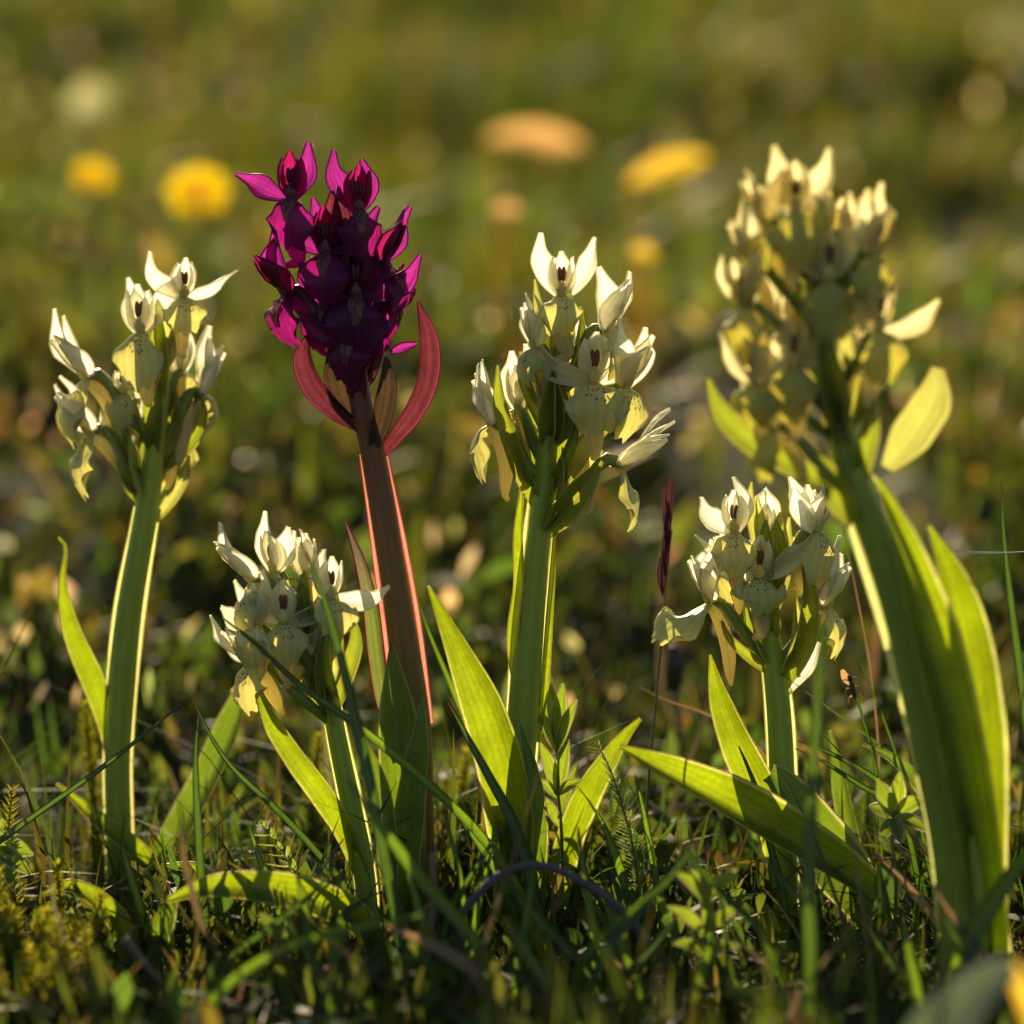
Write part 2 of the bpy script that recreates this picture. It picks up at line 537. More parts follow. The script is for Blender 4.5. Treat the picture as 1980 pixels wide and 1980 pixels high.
M['glint'] = attr_mat('glint_flecks', gain=(2.2, 2.1, 1.7), fac=.65, rough=.5, spec=.4)  # bright pale colours that draw the glint discs
# ground material
gm, nt, out = nodes_of('mossy_soil')
tc = N(nt, 'ShaderNodeTexCoord')
n1 = N(nt, 'ShaderNodeTexNoise', i_Scale=18.0, i_Detail=6.0)
n2 = N(nt, 'ShaderNodeTexNoise', i_Scale=260.0, i_Detail=5.0)
nt.links.new(tc.outputs['Object'], n1.inputs['Vector'])
nt.links.new(tc.outputs['Object'], n2.inputs['Vector'])
mf = N(nt, 'ShaderNodeMapRange')
mf.inputs[1].default_value, mf.inputs[2].default_value = 0.4, 0.6
nt.links.new(n1.outputs[0], mf.inputs[0])
c1 = mixc(nt, mf.outputs[0], (0.022, 0.032, 0.010), (0.045, 0.032, 0.018))
c2 = mixc(nt, n2.outputs[0], c1, (0.05, 0.055, 0.02))
pb = N(nt, 'ShaderNodeBsdfPrincipled', i_Roughness=1.0)
pb.inputs['Specular IOR Level'].default_value = 0.05
nt.links.new(c2, pb.inputs['Base Color'])
bp = N(nt, 'ShaderNodeBump', i_Strength=0.8, i_Distance=0.004)
nt.links.new(n2.outputs[0], bp.inputs['Height'])
nt.links.new(bp.outputs[0], pb.inputs['Normal'])
nt.links.new(pb.outputs[0], out.inputs[0])

# ------------------------------------------------------------------ ground sheet to the horizon
a = np.linspace(-1, 1, 150)
gx = np.sinh(a * 6.2) / math.sinh(6.2) * 150
gy = gx + 0.0
XX, YY = np.meshgrid(gx, gy)
ZZ = ground(XX, YY)
me = bpy.data.meshes.new('ground')
me.from_pydata(np.stack([XX.ravel(), YY.ravel(), ZZ.ravel()], 1).tolist(), [], grid_faces(150, 150))
me.polygons.foreach_set('use_smooth', np.ones(len(me.polygons), dtype=bool))
me.materials.append(gm)
go = bpy.data.objects.new('ground', me)
COL.objects.link(go)
tag(go, 'dark mossy soil of the meadow under the grass', 'ground', kind='structure')


# ------------------------------------------------------------------ meadow vegetation nobody could count
def vnoise(x, y, s, seed=0):
    r = np.random.default_rng(seed)
    g = r.random((64, 64))
    fx, fy = x * s + 20.3, y * s + 11.7
    ix, iy = np.floor(fx).astype(int), np.floor(fy).astype(int)
    tx, ty = fx - ix, fy - iy
    tx, ty = tx*tx*(3-2*tx), ty*ty*(3-2*ty)
    q = lambda a, b: g[a % 64, b % 64]
    return (q(ix, iy)*(1-tx)*(1-ty) + q(ix+1, iy)*tx*(1-ty) + q(ix, iy+1)*(1-tx)*ty + q(ix+1, iy+1)*tx*ty)


def blades_object(name, xy, h, w, lean, curl, col, mat, rows=5, wprof='blade', az=None, sink=0.001, lift=None):
    n = len(xy)
    az = rng.random(n) * 2 * np.pi if az is None else az
    D = np.stack([np.cos(az), np.sin(az), 0 * az], 1)
    tw = rng.normal(0, 0.5, n)
    S0 = np.stack([-np.sin(az + tw), np.cos(az + tw), rng.normal(0, .25, n)], 1)
    z = ground(xy[:, 0], xy[:, 1]) - sink
    if lift is not None:
        z = z + lift
    B = np.stack([xy[:, 0], xy[:, 1], z], 1)
    V = np.zeros((n, rows, 2, 3))
    for i in range(rows):
        s = i / (rows - 1)
        c = B + h[:, None] * (np.array([0, 0, 1.0])[None] * (s - 0.45 * curl * s * s)[:, None] + D * (lean * s + curl * s * s)[:, None])
        if wprof == 'blade':
            ww = w * (1 - s ** 2.2) * (0.75 + 0.25 * min(1, s * 4)) + 1e-5
        else:
            ww = w * max(0.04, math.sin(math.pi * min(1, max(0, (s - .12) / .88))) ** 0.8) + 1e-5
        V[:, i, 0] = c - S0 * ww[:, None] * .5
        V[:, i, 1] = c + S0 * ww[:, None] * .5
    idx = np.arange(n * rows * 2).reshape(n, rows, 2)
    F = np.stack([idx[:, :-1, 0], idx[:, :-1, 1], idx[:, 1:, 1], idx[:, 1:, 0]], -1).reshape(-1, 4)
    me = bpy.data.meshes.new(name)
    me.vertices.add(n * rows * 2)
    me.vertices.foreach_set('co', V.astype(np.float32).ravel())
    me.loops.add(F.size)
    me.loops.foreach_set('vertex_index', F.astype(np.int32).ravel())
    me.polygons.add(len(F))
    me.polygons.foreach_set('loop_start', np.arange(0, F.size, 4, dtype=np.int32))
    me.polygons.foreach_set('use_smooth', np.ones(len(F), dtype=bool))
    me.update(calc_edges=True)
    ca = me.color_attributes.new('Col', 'FLOAT_COLOR', 'POINT')
    cc = np.ones((n, rows * 2, 4))
    cc[:, :, :3] = col[:, None, :]
    ca.data.foreach_set('color', cc.astype(np.float32).ravel())
    me.materials.append(mat)
    o = bpy.data.objects.new(name, me)
    COL.objects.link(o)
    return o


def palette(n, cols, weights, jitter=0.25):
    k = rng.choice(len(cols), n, p=np.asarray(weights) / sum(weights))
    c = np.asarray(cols)[k]
    return c * (1 + rng.normal(0, jitter, (n, 1))).clip(.4, 1.8) * (1 + rng.normal(0, .08, (n, 3)))


GREENS = [(0.040, 0.064, 0.014), (0.058, 0.072, 0.014), (0.072, 0.070, 0.018), (0.034, 0.056, 0.024), (0.15, 0.125, 0.06), (0.09, 0.07, 0.03)]


def scatter(n, x0, x1, y0, y1, keep):
    x = rng.uniform(x0, x1, n)
    y = rng.uniform(y0, y1, n)
    k = rng.random(n) < keep(x, y)
    return np.stack([x[k], y[k]], 1)


# short turf among and in front of the orchids
xy = scatter(30000, -0.30, 0.30, -0.26, 0.30, lambda x, y: 0.25 + 0.75 * (vnoise(x, y, 28, 1) > .42))
n = len(xy)
h = rng.gamma(5, 0.0036, n).clip(.006, .042) * (0.6 + 0.7 * vnoise(xy[:, 0], xy[:, 1], 16, 2))
h *= np.where(xy[:, 1] > 0.05, 0.55, np.where(xy[:, 1] < -.02, .74, 1.0))
tag(blades_object('turf_grass', xy, h, rng.uniform(.0005, .0019, n), rng.normal(0.2, .6, n), rng.normal(.2, .6, n),
                  palette(n, GREENS, (5, 4, 2, 4, .8, .6)), M['turf']),
    'short tangled grass growing round the feet of the orchids', 'grass', kind='stuff')
# little round leaves low in the turf
xy = scatter(9000, -0.32, 0.32, -0.24, 0.36, lambda x, y: (vnoise(x, y, 22, 5) > .5) * .9 + .08)
n = len(xy)
h = rng.uniform(.005, .013, n)
tag(blades_object('herb_leaves', xy, h, rng.uniform(.002, .0045, n), rng.normal(.5, .3, n), rng.normal(.5, .5, n),
                  palette(n, [(0.05, 0.085, 0.03), (0.07, 0.09, 0.03), (0.09, 0.075, 0.03)], (4, 3, 1)), M['herbs'], rows=6, wprof='leaf',
                  lift=rng.uniform(0, .010, n)),
    'tiny glossy herb leaves low in the turf', 'herbs', kind='stuff')
# meadow behind
def dens(x, y):
    inview = np.abs(x) < (y + 0.9) * 0.125 + 0.06
    return np.where(inview, 1.0, 0.22) * (0.10 + 0.90 * (vnoise(x, y, 9, 7) > .42)) * np.clip(1.25 - y * .16, .25, 1)


xy = scatter(420000, -1.6, 1.6, 0.24, 5.2, dens)
n = len(xy)
patch = vnoise(xy[:, 0], xy[:, 1], 6, 9)
h = rng.gamma(6, 0.0042, n).clip(.008, .06) * (0.45 + 1.0 * patch) * np.clip(0.5 + xy[:, 1] * .6, .4, 1.1)
tag(blades_object('meadow_grass', xy, h, rng.uniform(.0011, .0034, n), rng.normal(.1, .35, n), rng.normal(.25, .4, n),
                  palette(n, GREENS, (5, 6, 4, 2, .9, .5)), M['meadow'], rows=5),
    'soft blurred meadow grass behind the orchids', 'grass', kind='stuff')
xy = scatter(36000, -1.3, 1.3, 0.22, 4.2, lambda x, y: np.where(np.abs(x) < (y + .9) * .125 + .06, 1, .2) * ((vnoise(x, y, 11, 12) > .5) * .9 + .06))
n = len(xy)
h = rng.uniform(.008, .022, n)
tag(blades_object('meadow_herbs', xy, h, rng.uniform(.004, .010, n), rng.normal(.5, .35, n), rng.normal(.4, .5, n),
                  palette(n, [(0.05, 0.085, 0.03), (0.08, 0.09, 0.03), (0.10, 0.065, 0.035), (0.16, 0.13, 0.07)], (4, 4, .8, 1)), M['herbs'], rows=6, wprof='leaf',
                  lift=rng.uniform(0, .02, n)),
    'broad glossy herb leaves scattered through the blurred meadow', 'herbs', kind='stuff')
xy = scatter(6000, -1.0, 1.0, -0.22, 3.6, lambda x, y: np.where(np.abs(x) < (y + .9) * .125 + .06, 1, .25) * (.2 + .8 * (vnoise(x, y, 14, 15) > .5)))
n = len(xy)
tag(blades_object('dry_grass', xy, rng.uniform(.012, .045, n), rng.uniform(.0006, .0018, n), rng.normal(.9, .6, n), rng.normal(.3, .5, n),
                  palette(n, [(0.17, 0.125, 0.065), (0.11, 0.075, 0.04), (0.22, 0.17, 0.10)], (3, 3, 1)), M['litter'], rows=4,
                  lift=rng.uniform(0, .006, n)),
    'bleached dead grass lying between the green blades', 'dead grass', kind='stuff')


xy = scatter(15000, -1.0, 1.0, 0.10, 4.0, lambda x, y: np.where(np.abs(x) < (y + .9) * .125 + .06, 1, .2) * (.12 + .88 * (vnoise(x, y, 7, 21) > .55)))  # flecks added to give the meadow its out of focus glints
n = len(xy)
tag(blades_object('meadow_glints', xy, rng.uniform(.003, .009, n), rng.uniform(.0016, .0045, n), rng.normal(.3, .5, n), rng.normal(0, .4, n),
                  palette(n, [(0.34, 0.27, 0.15), (0.26, 0.22, 0.08), (0.30, 0.17, 0.09), (0.20, 0.24, 0.08)], (4, 3, 1.2, 2), .35), M['glint'], rows=5, wprof='leaf',
                  lift=rng.uniform(.008, .03, n) * np.clip(.6 + xy[:, 1] * .5, .6, 1.3)),
    'pale flecks added as sun glints in the blurred meadow', 'glint flecks', kind='stuff')


# ------------------------------------------------------------------ orchids
def bez(p, q, s):
    return p * (1 - s) + q * s


class Orchid:
    def __init__(self, label, xb, d0, stem, wid, purple=False, fscale=0.9, seed=1, yellow=False):
        """stem: list of (x, y) pixels from the ground up, wid: full widths in pixels"""
        self.yellow = yellow
        self.d0, self.r, self.purple, self.fs = d0, random.Random(seed), purple, fscale
        # base pixel: ground under xb at depth d0
        y = 1500
        while True:
            p = P(xb, y, d0)
            if p.z <= ground(p.x, p.y) or y > 2600:
                break
            y += 2
        self.yb = y
        self.ps = (FOCUS + d0) / FOCUS * PX                 # metres per pixel at this plant
        self.base = P(xb, y + 6, d0)
        self.root = thing('orchid', self.base, label, 'orchid')
        pts = [(xb, y + 12)] + list(stem)
        self.px = pts
        self.stem = [self.W(*q) for q in pts]
        ws = [wid[0]] + list(wid)
        g = Geo()
        tube(g, self.stem, [k * self.ps * .5 for k in ws], rows=44, sides=24, ridge=0.03, nr=5)
        build('stem', g, M['p_stem' if purple else 'stem'], self.root)
        self.fine = crv(self.stem, 300)
        n = len(self.stem)
        m = max(4, int(n * .68))
        g = Geo()
        vd = Vector((self.base.x - CAMP.x, self.base.y - CAMP.y, 0)).normalized()
        back = [Vector(p) + vd * (ws[i] * .22 * self.ps) for i, p in enumerate(self.stem[:m])]
        side = vd.cross(Vector((0, 0, 1)))
        for k in (-1, 1):  # side strips added so the stem edges glow like backlit rims
            off = [p + side * (k * ws[i] * .49 * self.ps) - vd * (ws[i] * .12 * self.ps) for i, p in enumerate(back)][2 if purple else 0:]
            sheet(g, off, [ws[i] * ((.075 if purple else .10) if i < m - 1 else .03) * self.ps for i in range(2 if purple else 0, m)], -vd + side * (k * .3), rows=36, cols=5, cup=.3, bead=1.2 * self.ps, seed=seed + k)
        build('sheath_rim_strip', g, M['p_sheath' if purple else 'sheath'], self.root)

    def W(self, x, y, dd=0.0):
        return P(x, y, self.d0 - (self.yb - y) * PX * math.tan(PITCH) + dd)

    def on_stem(self, y):
        """stem axis point at pixel row y"""
        target = self.W(990, y).z
        i = int(np.argmin(np.abs(self.fine[:, 2] - target)))
        return Vector(self.fine[i])

    def leaf(self, pts, hw, mat='leaf', name='leaf', normal=None, cup=0.35, keel=0.25, twist=0.0, bead=1.3, ruffle=0.06, label=None, rows=30, dd=None, cols=11):
        """pts: tip .. base pixels (x, y[, depth offset]); hw: full widths in pixels, tip to base"""
        q = [self.W(p[0], p[1], p[2] if len(p) > 2 else 0.0) for p in pts][::-1]
        normal = normal or (0, -1, 0.1)
        g = Geo()
        sheet(g, q, [k * .5 * self.ps for k in hw[::-1]], normal, rows=rows, cols=cols, cup=cup, keel=keel, bead=bead * self.ps, ruffle=ruffle,
              rfreq=1.3, twist=twist, seed=self.r.randint(0, 9999))
        o = build(name, g, M[mat], self.root)
        if label:
            o['label'] = label
        return o

    def bract(self, pts, hw, mat='bract', **kw):
        kw.setdefault('bead', 1.2)
        kw.setdefault('cup', 0.45)
        kw.setdefault('cols', 9)
        return self.leaf(pts, hw, mat, name='bract', rows=kw.pop('rows', 18), **kw)

    def flower(self, x, y, yaw, pitch=0, roll=0, s=1.0, dd=None, att=115, sl=38, sr=38, ll=1.0, lw=1.0, spur=1.0, lipf=0.0,
               bract=True, hood=1.0, blen=1.0, seplen=1.0):
        """one flower: pixel of its throat, the way it faces (degrees, 0 = to the viewer, + = to the right)"""
        r = self.r
        ps = self.ps * self.fs * s
        yw, pt, rl = rad(yaw), rad(pitch), rad(roll)
        f0 = Vector((math.sin(yw), -math.cos(yw), 0))
        z = Vector((0, 0, 1))
        f = f0 * math.cos(pt) + z * math.sin(pt)
        u = z * math.cos(pt) - f0 * math.sin(pt)
        rt = Vector((math.cos(yw), math.sin(yw), 0))
        u, rt = u * math.cos(rl) + rt * math.sin(rl), rt * math.cos(rl) - u * math.sin(rl)
        if dd is None:
            dd = -0.0055 * math.cos(yw)                      # flowers facing the viewer stand on the near side of the spike
        o = self.W(x, y, dd)
        pur = self.purple
        yel = self.yellow
        mt = (lambda k: M['p_' + k]) if pur else (lambda k: M.get('y_' + k, M[k]) if yel else M[k])
        L = lambda a, b, c: o + (rt * a + f * b + u * c) * ps     # local px: right, forward, up
        # core: ovary and column
        at = self.on_stem(y + att)
        mid = L(0, -26, -4)
        g = Geo()
        tube(g, [at, bez(at, mid, .45) + (f0 * 6 - z * 2) * ps, mid, L(0, -4, 2)], [9 * ps, 11 * ps, 11 * ps, 9 * ps], rows=16, sides=10, ridge=.13, nr=3, twist=2.5)
        fl = build('flower', g, mt('ovary'), self.root, origin=o)
        g = Geo()
        blob(g, L(0, -1, 15), rt * 12 * ps, f * 7 * ps, u * 16 * ps)
        build('column', g, mt('column'), fl, origin=o)
        for k in (-1, 1):
            g = Geo()
            blob(g, L(k * 3.9, 0, 45), (rt * 5.6) * ps, f * 4 * ps, (u * 16 + rt * k * .6) * ps, n=6, m=8)
            build('pollinium', g, mt('pollinia'), fl, origin=o)
        j = lambda q: 1 + r.uniform(-q, q)
        bd = 1.5 * ps
        # lip
        g = Geo()
        lb = lipf + r.uniform(-8, 8)
        sheet(g, [L(0, -3, 4), L(0, 16, -3), L(r.uniform(-3, 3), 30 + lb * .3, -26 * ll), L(r.uniform(-5, 5), 30 + lb * .7, -60 * ll), L(r.uniform(-6, 6), 18 + lb, -95 * ll)],
              [11 * ps, 29 * lw * ps, 44 * lw * ps * j(.12), 50 * lw * ps, 47 * lw * ps, 33 * lw * ps], [u * .9 + f * .3, f, f - u * .2], rows=18, cols=17,
              cup=-0.36 * j(.5), bead=bd, ruffle=0.13, rfreq=1.9, lobes=7.0 * ps, seed=r.randint(0, 9999))
        build('lip', g, mt('lip'), fl, origin=o)
        if pur:
            g = Geo()
            sheet(g, [L(0, 0, 8), L(0, 18.5, 1), L(0, 32 + lb * .3, -22 * ll), L(0, 33 + lb * .55, -44 * ll)], [8 * ps, 15 * ps, 14 * ps, 9 * ps], [u * .9 + f * .3, f, f - u * .2], rows=12, cols=9, cup=-.2, ruffle=.25, rfreq=3, lobes=5 * ps,
                  seed=3)
            build('throat', g, M['p_throat'], fl, origin=o)
        # spur
        if spur:
            g = Geo()
            sp = spur * j(.12)
            tube(g, [L(0, 0, -2), L(0, -12, -22), L(r.uniform(-5, 5), -20, -64 * sp), L(r.uniform(-12, 12), -16 + r.uniform(-10, 10), -112 * sp), L(r.uniform(-12, 12), -14, -121 * sp)],
                 [13 * ps, 18 * ps, 20 * ps, 17 * ps, 5 * ps], rows=16, sides=12, flat=.6, flatdir=f)
            build('spur', g, M['p_petal'] if pur else M['spur'], fl, origin=o)
        # dorsal sepal
        g = Geo()
        h = hood
        sheet(g, [L(0, -8, 4), L(0, -15, 34 * h), L(0, -7, 68 * h), L(r.uniform(-3, 3), 10, 92 * h)], [8 * ps, 19 * ps, 23 * ps, 18 * ps, 4 * ps], f, rows=14, cols=9, cup=.75, bead=bd,
              ruffle=.03, seed=r.randint(0, 9999))
        build('sepal', g, mt('hood') if pur else mt('petal'), fl, origin=o)
        # petals closing into the hood
        for k in (-1, 1):
            g = Geo()
            sheet(g, [L(k * 7, -4, 3), L(k * 22, 0, 26 * h), L(k * 24, 7, 54 * h), L(k * (15 + r.uniform(-4, 8)), 15, 80 * h)], [8 * ps, 15 * ps, 17 * ps, 12 * ps, 4 * ps],
                  rt * k * .8 + f * .6, rows=12, cols=7, cup=-.4, bead=bd, ruffle=.05, seed=r.randint(0, 9999))
            build('petal', g, mt('hood') if pur else mt('petal'), fl, origin=o)
        # lateral sepals
        for k, ang in ((-1, sl), (1, sr)):
            if ang is None:
                continue
            aa = rad(ang + r.uniform(-15, 15)) * k
            dr = rt * math.sin(aa) + u * math.cos(aa)
            bk = r.uniform(-22, 2)
            ln = 112 * seplen * j(.18)
            sd = (rt * math.cos(aa) - u * math.sin(aa)) * k
            g = Geo()
            b0 = L(k * 5, -7, 3)
            sheet(g, [b0, b0 + (dr * .3 * ln + f * bk * .2 + sd * 5) * ps, b0 + (dr * .68 * ln + f * bk * .8 + sd * 4) * ps, b0 + (dr * ln + f * (bk + r.uniform(-14, 18)) + sd * r.uniform(-20, 8)) * ps],
                  [8 * ps, 17 * ps, 24 * ps * j(.12), 23 * ps, 12 * ps, 4 * ps], f + sd * r.uniform(-.2, .6), rows=16, cols=9, cup=.5 * j(.8), keel=.08, bead=bd, ruffle=.10, rfreq=1.2,
                  twist=r.uniform(-.9, .9), seed=r.randint(0, 9999))
            build('sepal', g, mt('petal'), fl, origin=o)
        if bract:
            zl = z * self.ps * self.fs * blen
            fo = f0 * self.ps * self.fs
            sw = Vector((math.cos(yw), math.sin(yw), 0)) * r.uniform(-16, 16) * self.ps
            a2 = at - z * 6 * ps
            g = Geo()
            sheet(g, [a2, a2 + fo * 26 + zl * 36 + sw * .3, a2 + fo * 38 + zl * 92 + sw, a2 + fo * r.uniform(34, 60) + zl * r.uniform(140, 175) + sw * 1.6],
                  [9 * ps, 22 * ps, 25 * ps, 17 * ps, 1.5 * ps], f0, rows=16, cols=9, cup=.6, bead=1.8 * ps, ruffle=.04, seed=r.randint(0, 9999))
            build('bract', g, M[('bract_red' if r.random() < .5 else 'bract_dark') if pur else ('bract' if r.random() < .6 else 'bract_pale')], self.root)
        return fl


def D(*pts):
    """points read on the 1932 grid -> 1980 grid"""
    return [(p[0] * K, p[1] * K, *p[2:]) for p in pts]


# --- tall yellow orchid at the left, a little behind the focus plane
A = Orchid('tall slender pale yellow orchid with a curled leaf halfway up its stem', 234, 0.034,
           [(230, 1600), (228, 1450), (248, 1200), (285, 980), (298, 880), (312, 760), (322, 640)], [50, 50, 54, 50, 46, 44, 34, 14], fscale=.95, seed=3)
A.flower(356, 578, 18, -4, s=.92, sl=32, sr=62, ll=.8, att=130)
A.flower(270, 646, -14, 0, s=1.1, sl=10, sr=34, ll=1.05)
A.flower(164, 736, -58, -28, s=1.25, sl=8, sr=-14, ll=.85, lw=.85, lipf=44)
A.flower(172, 842, -62, -30, s=1.25, sl=20, sr=10, ll=.85, lw=.85, lipf=46)
A.flower(396, 764, 108, -14, s=1.15, sl=12, sr=30, ll=.75)
A.flower(352, 722, 150, 0, s=.95, sl=6, sr=15)
A.flower(345, 855, 140, -10, s=.8, sl=20, sr=30, ll=.7)
A.flower(238, 762, -8, -6, s=.75, sl=60, sr=60, ll=.9, dd=-.002, hood=.8)
A.flower(242, 862, -130, -5, s=.85, sl=20, sr=30, ll=.8)
A.bract([(229, 725), (226, 780), (238, 850), (270, 930)], [4, 26, 34, 16], dd=None)
A.bract([(280, 745), (290, 800), (285, 860), (290, 930)], [4, 30, 30, 16])
A.bract([(377, 745), (388, 800), (368, 850), (318, 905)], [4, 34, 36, 16])
A.bract([(366, 880), (352, 930), (325, 975), (300, 1005)], [3, 26, 26, 14], mat='bract_pale')
A.leaf(D((110, 1014), (124, 1032), (119, 1100), (138, 1190), (180, 1290), (212, 1385), (226, 1480)), [3, 12, 34, 44, 46, 44, 30], cup=.3, twist=-.3)
A.leaf(D((107, 1478, -.006), (180, 1545, -.008), (260, 1612, -.008), (320, 1690, -.005), (345, 1760, 0)), [4, 34, 46, 50, 40], normal=(.4, -.75, .55), mat='leaf')
A.leaf(D((472, 1268, .0), (440, 1370, 0), (395, 1470, 0), (345, 1560, 0), (290, 1660, 0), (262, 1740, .0)), [26, 62, 74, 72, 58, 40], mat='leaf_blue', normal=(-.8, -1, .2), cup=.3)  # the bluish, less translucent colour stands for this leaf being in shade

# --- purple orchid
B = Orchid('tall magenta orchid with reddish stem and red bracts', 812, 0.012,
           [(806, 1560), (800, 1400), (776, 1210), (748, 1030), (722, 880), (700, 790), (684, 680), (668, 580), (640, 450)], [66, 68, 68, 60, 52, 50, 46, 40, 32, 14],
           purple=True, fscale=1.0, seed=12)
B.flower(562, 386, -10, 2, s=1.0, sl=66, sr=24, ll=.95, lw=.95)
B.flower(694, 410, 14, 2, s=.98, sl=36, sr=16, ll=.95, seplen=.95)
B.flower(629, 492, -6, 0, s=1.0, sl=48, sr=60, ll=.95)
B.flower(688, 578, 4, -2, s=1.12, sl=58, sr=52, ll=1.0, lw=1.15)
B.flower(552, 574, -55, -32, s=1.15, sl=-4, sr=0, ll=.8, lipf=16)
B.flower(744, 512, 60, -18, s=1.02, sl=-12, sr=34, ll=.75, lipf=38)
B.flower(756, 584, 78, -12, s=.85, sl=30, sr=60, ll=.9)
B.flower(672, 660, -8, -14, s=.9, sl=70, sr=60, ll=.95, hood=.7)
B.flower(626, 590, -25, -5, s=.9, sl=40, sr=60, dd=-.001)
B.flower(660, 470, 150, 5, s=.9)
B.flower(720, 640, 150, 0, s=.8, ll=.8)
B.bract([(598, 640), (592, 690), (612, 745), (645, 785), (690, 822)], [4, 44, 52, 44, 20], mat='bract_red', normal=(-.5, -1, 0))
B.bract([(640, 660), (650, 720), (668, 780), (700, 830)], [6, 50, 50, 24], mat='bract_dark')
B.bract([(747, 690, -.003), (750, 740, -.004), (740, 800, -.004), (724, 862, -.002)], [6, 38, 40, 22], mat='bract_dark')
B.bract([(808, 582), (826, 660), (824, 730), (800, 790), (760, 845), (730, 885)], [4, 36, 46, 44, 36, 16], mat='bract_red', normal=(.35, -1, 0))
B.leaf([(806, 664), (778, 672), (754, 682)], [6, 20, 8], mat='p_petal', name='petal', rows=10, bead=1.5, ruffle=.3, label='withered pink petal')
B.leaf(D((652, 985), (682, 1060), (704, 1150), (714, 1230), (724, 1300), (745, 1400)), [3, 24, 34, 36, 34, 20], mat='leaf_purple', normal=(-.4, -1, .1), keel=.4)
B.leaf(D((738, 1214, -.008), (745, 1300, -.008), (752, 1400, -.008), (758, 1510, -.007), (766, 1640, -.004), (775, 1740, 0)), [4, 66, 90, 92, 76, 50], mat='leaf_blue', normal=(.1, -1, 0), cup=.4)
B.leaf(D((797, 1314, -.014), (795, 1390, -.015), (784, 1480, -.014), (772, 1590, -.012), (770, 1720, -.006)), [3, 46, 60, 60, 40], mat='leaf_blue', normal=(-.25, -1, .1), cup=.3, keel=.3)

# --- small yellow orchid between the purple one and the left one
C = Orchid('short pale yellow orchid at the foot of the magenta one, crossed by grass blades', 716, -0.004,
           [(706, 1700), (680, 1560), (655, 1440), (640, 1360), (622, 1280), (598, 1200), (575, 1130)], [40, 42, 40, 38, 36, 36, 30, 14], fscale=.93, seed=21)
C.flower(486, 1128, -64, -32, s=1.22, sl=-4, sr=-16, ll=.75, lipf=48)
C.flower(494, 1210, -22, 0, s=.98, sl=58, sr=20, ll=.9)
C.flower(548, 1206, 6, 4, s=1.0, sl=45, sr=58, ll=.95)
C.flower(640, 1160, 22, 0, s=1.0, sl=12, sr=76, ll=.8)
C.flower(482, 1284, -45, -30, s=1.1, sl=50, sr=30, ll=.8, spur=1.1, lipf=30)
C.flower(527, 1108, -35, -6, s=1.0, sl=2, sr=30, dd=0.001)
C.flower(594, 1116, 150, 8, s=1.0, sl=4, sr=16)
C.flower(560, 1272, -15, -12, s=.8, sl=70, sr=60, ll=.9, hood=.7, dd=-.002)
C.bract([(540, 1120, -.004), (575, 1135, -.004), (590, 1180, -.003), (605, 1240)], [4, 36, 36, 18], mat='bract_pale')
C.bract([(630, 1220, -.006), (625, 1260, -.007), (625, 1310, -.006), (640, 1370)], [5, 30, 34, 20])
C.bract([(680, 1185, -.002), (688, 1240, -.003), (672, 1300, -.003), (648, 1370)], [4, 30, 34, 18])
C.leaf(D((482, 1292, -.004), (515, 1362, -.006), (560, 1430, -.006), (612, 1500, -.005), (655, 1570, -.003), (690, 1660, 0)), [4, 36, 48, 48, 42, 30], normal=(-.45, -1, .45), cup=.3, keel=.4)
C.leaf(D((690, 1395, .004), (715, 1480, .003), (728, 1560, .002), (735, 1680, 0)), [4, 40, 44, 34], mat='leaf_blue')
C.leaf(D((318, 1698, -.034), (390, 1676, -.034), (480, 1676, -.033), (580, 1694, -.030), (660, 1730, -.024), (720, 1790, -.012)), [10, 52, 72, 74, 62, 40], normal=(0, -.85, .5), cup=.25,
       label='broad ribbed leaf lying flat on the turf')

# --- middle yellow orchid
E0 = Orchid('pale yellow orchid with a thick winged stem and one broad upright leaf', 986, 0.004,
            [(992, 1640), (1008, 1440), (1022, 1250), (1040, 1060), (1052, 930), (1066, 800), (1078, 690), (1086, 610)], [58, 58, 60, 58, 50, 44, 40, 34, 16], fscale=.97, seed=31)
E0.flower(1086, 574, 2, 0, s=.98, sl=34, sr=30, ll=.78, lw=.9)
E0.flower(1178, 644, 70, -14, s=1.25, sl=0, sr=16, ll=.75, lipf=16)
E0.flower(1150, 742, 8, 0, s=1.12, sl=66, sr=44, ll=.92, lw=1.2)
E0.flower(1212, 752, 48, -24, s=1.1, sl=8, sr=22, ll=.9, lipf=20)
E0.flower(1202, 908, 80, -46, s=1.28, sl=6, sr=22, ll=.6, lipf=62)
E0.flower(946, 824, -104, -8, s=1.18, sl=8, sr=24, ll=.95)
E0.flower(1030, 674, -60, -4, s=1.0, sl=10, sr=20, ll=.75)
E0.flower(1000, 792, -150, 4, s=1.05, sl=10, sr=16, ll=.7)
E0.flower(1130, 850, 150, 0, s=.95, sl=25, sr=30)
E0.flower(1090, 690, 165, 8, s=.9, sl=20, sr=20)
E0.bract([(962, 706, -.004), (970, 780, -.005), (995, 860, -.004), (1020, 930, -.002), (1044, 985)], [3, 30, 40, 36, 18], normal=(-.4, -1, 0))
E0.bract([(1164, 892, -.006), (1130, 935, -.007), (1090, 985, -.005), (1056, 1032)], [6, 52, 54, 20], normal=(.3, -1, .2))
E0.bract([(1034, 540, -.002), (1042, 600, -.002), (1056, 660, 0), (1068, 730)], [3, 24, 24, 14], mat='bract_pale')
E0.bract([(1006, 680, -.001), (1012, 730, -.001), (1030, 780), (1050, 830)], [3, 22, 24, 14])
E0.bract([(1150, 810, .001), (1128, 870, 0), (1095, 920), (1060, 970)], [4, 34, 34, 16], mat='bract_pale')
E0.bract([(1115, 800, -.004), (1108, 850, -.004), (1090, 895, -.003), (1066, 935)], [4, 22, 24, 14])
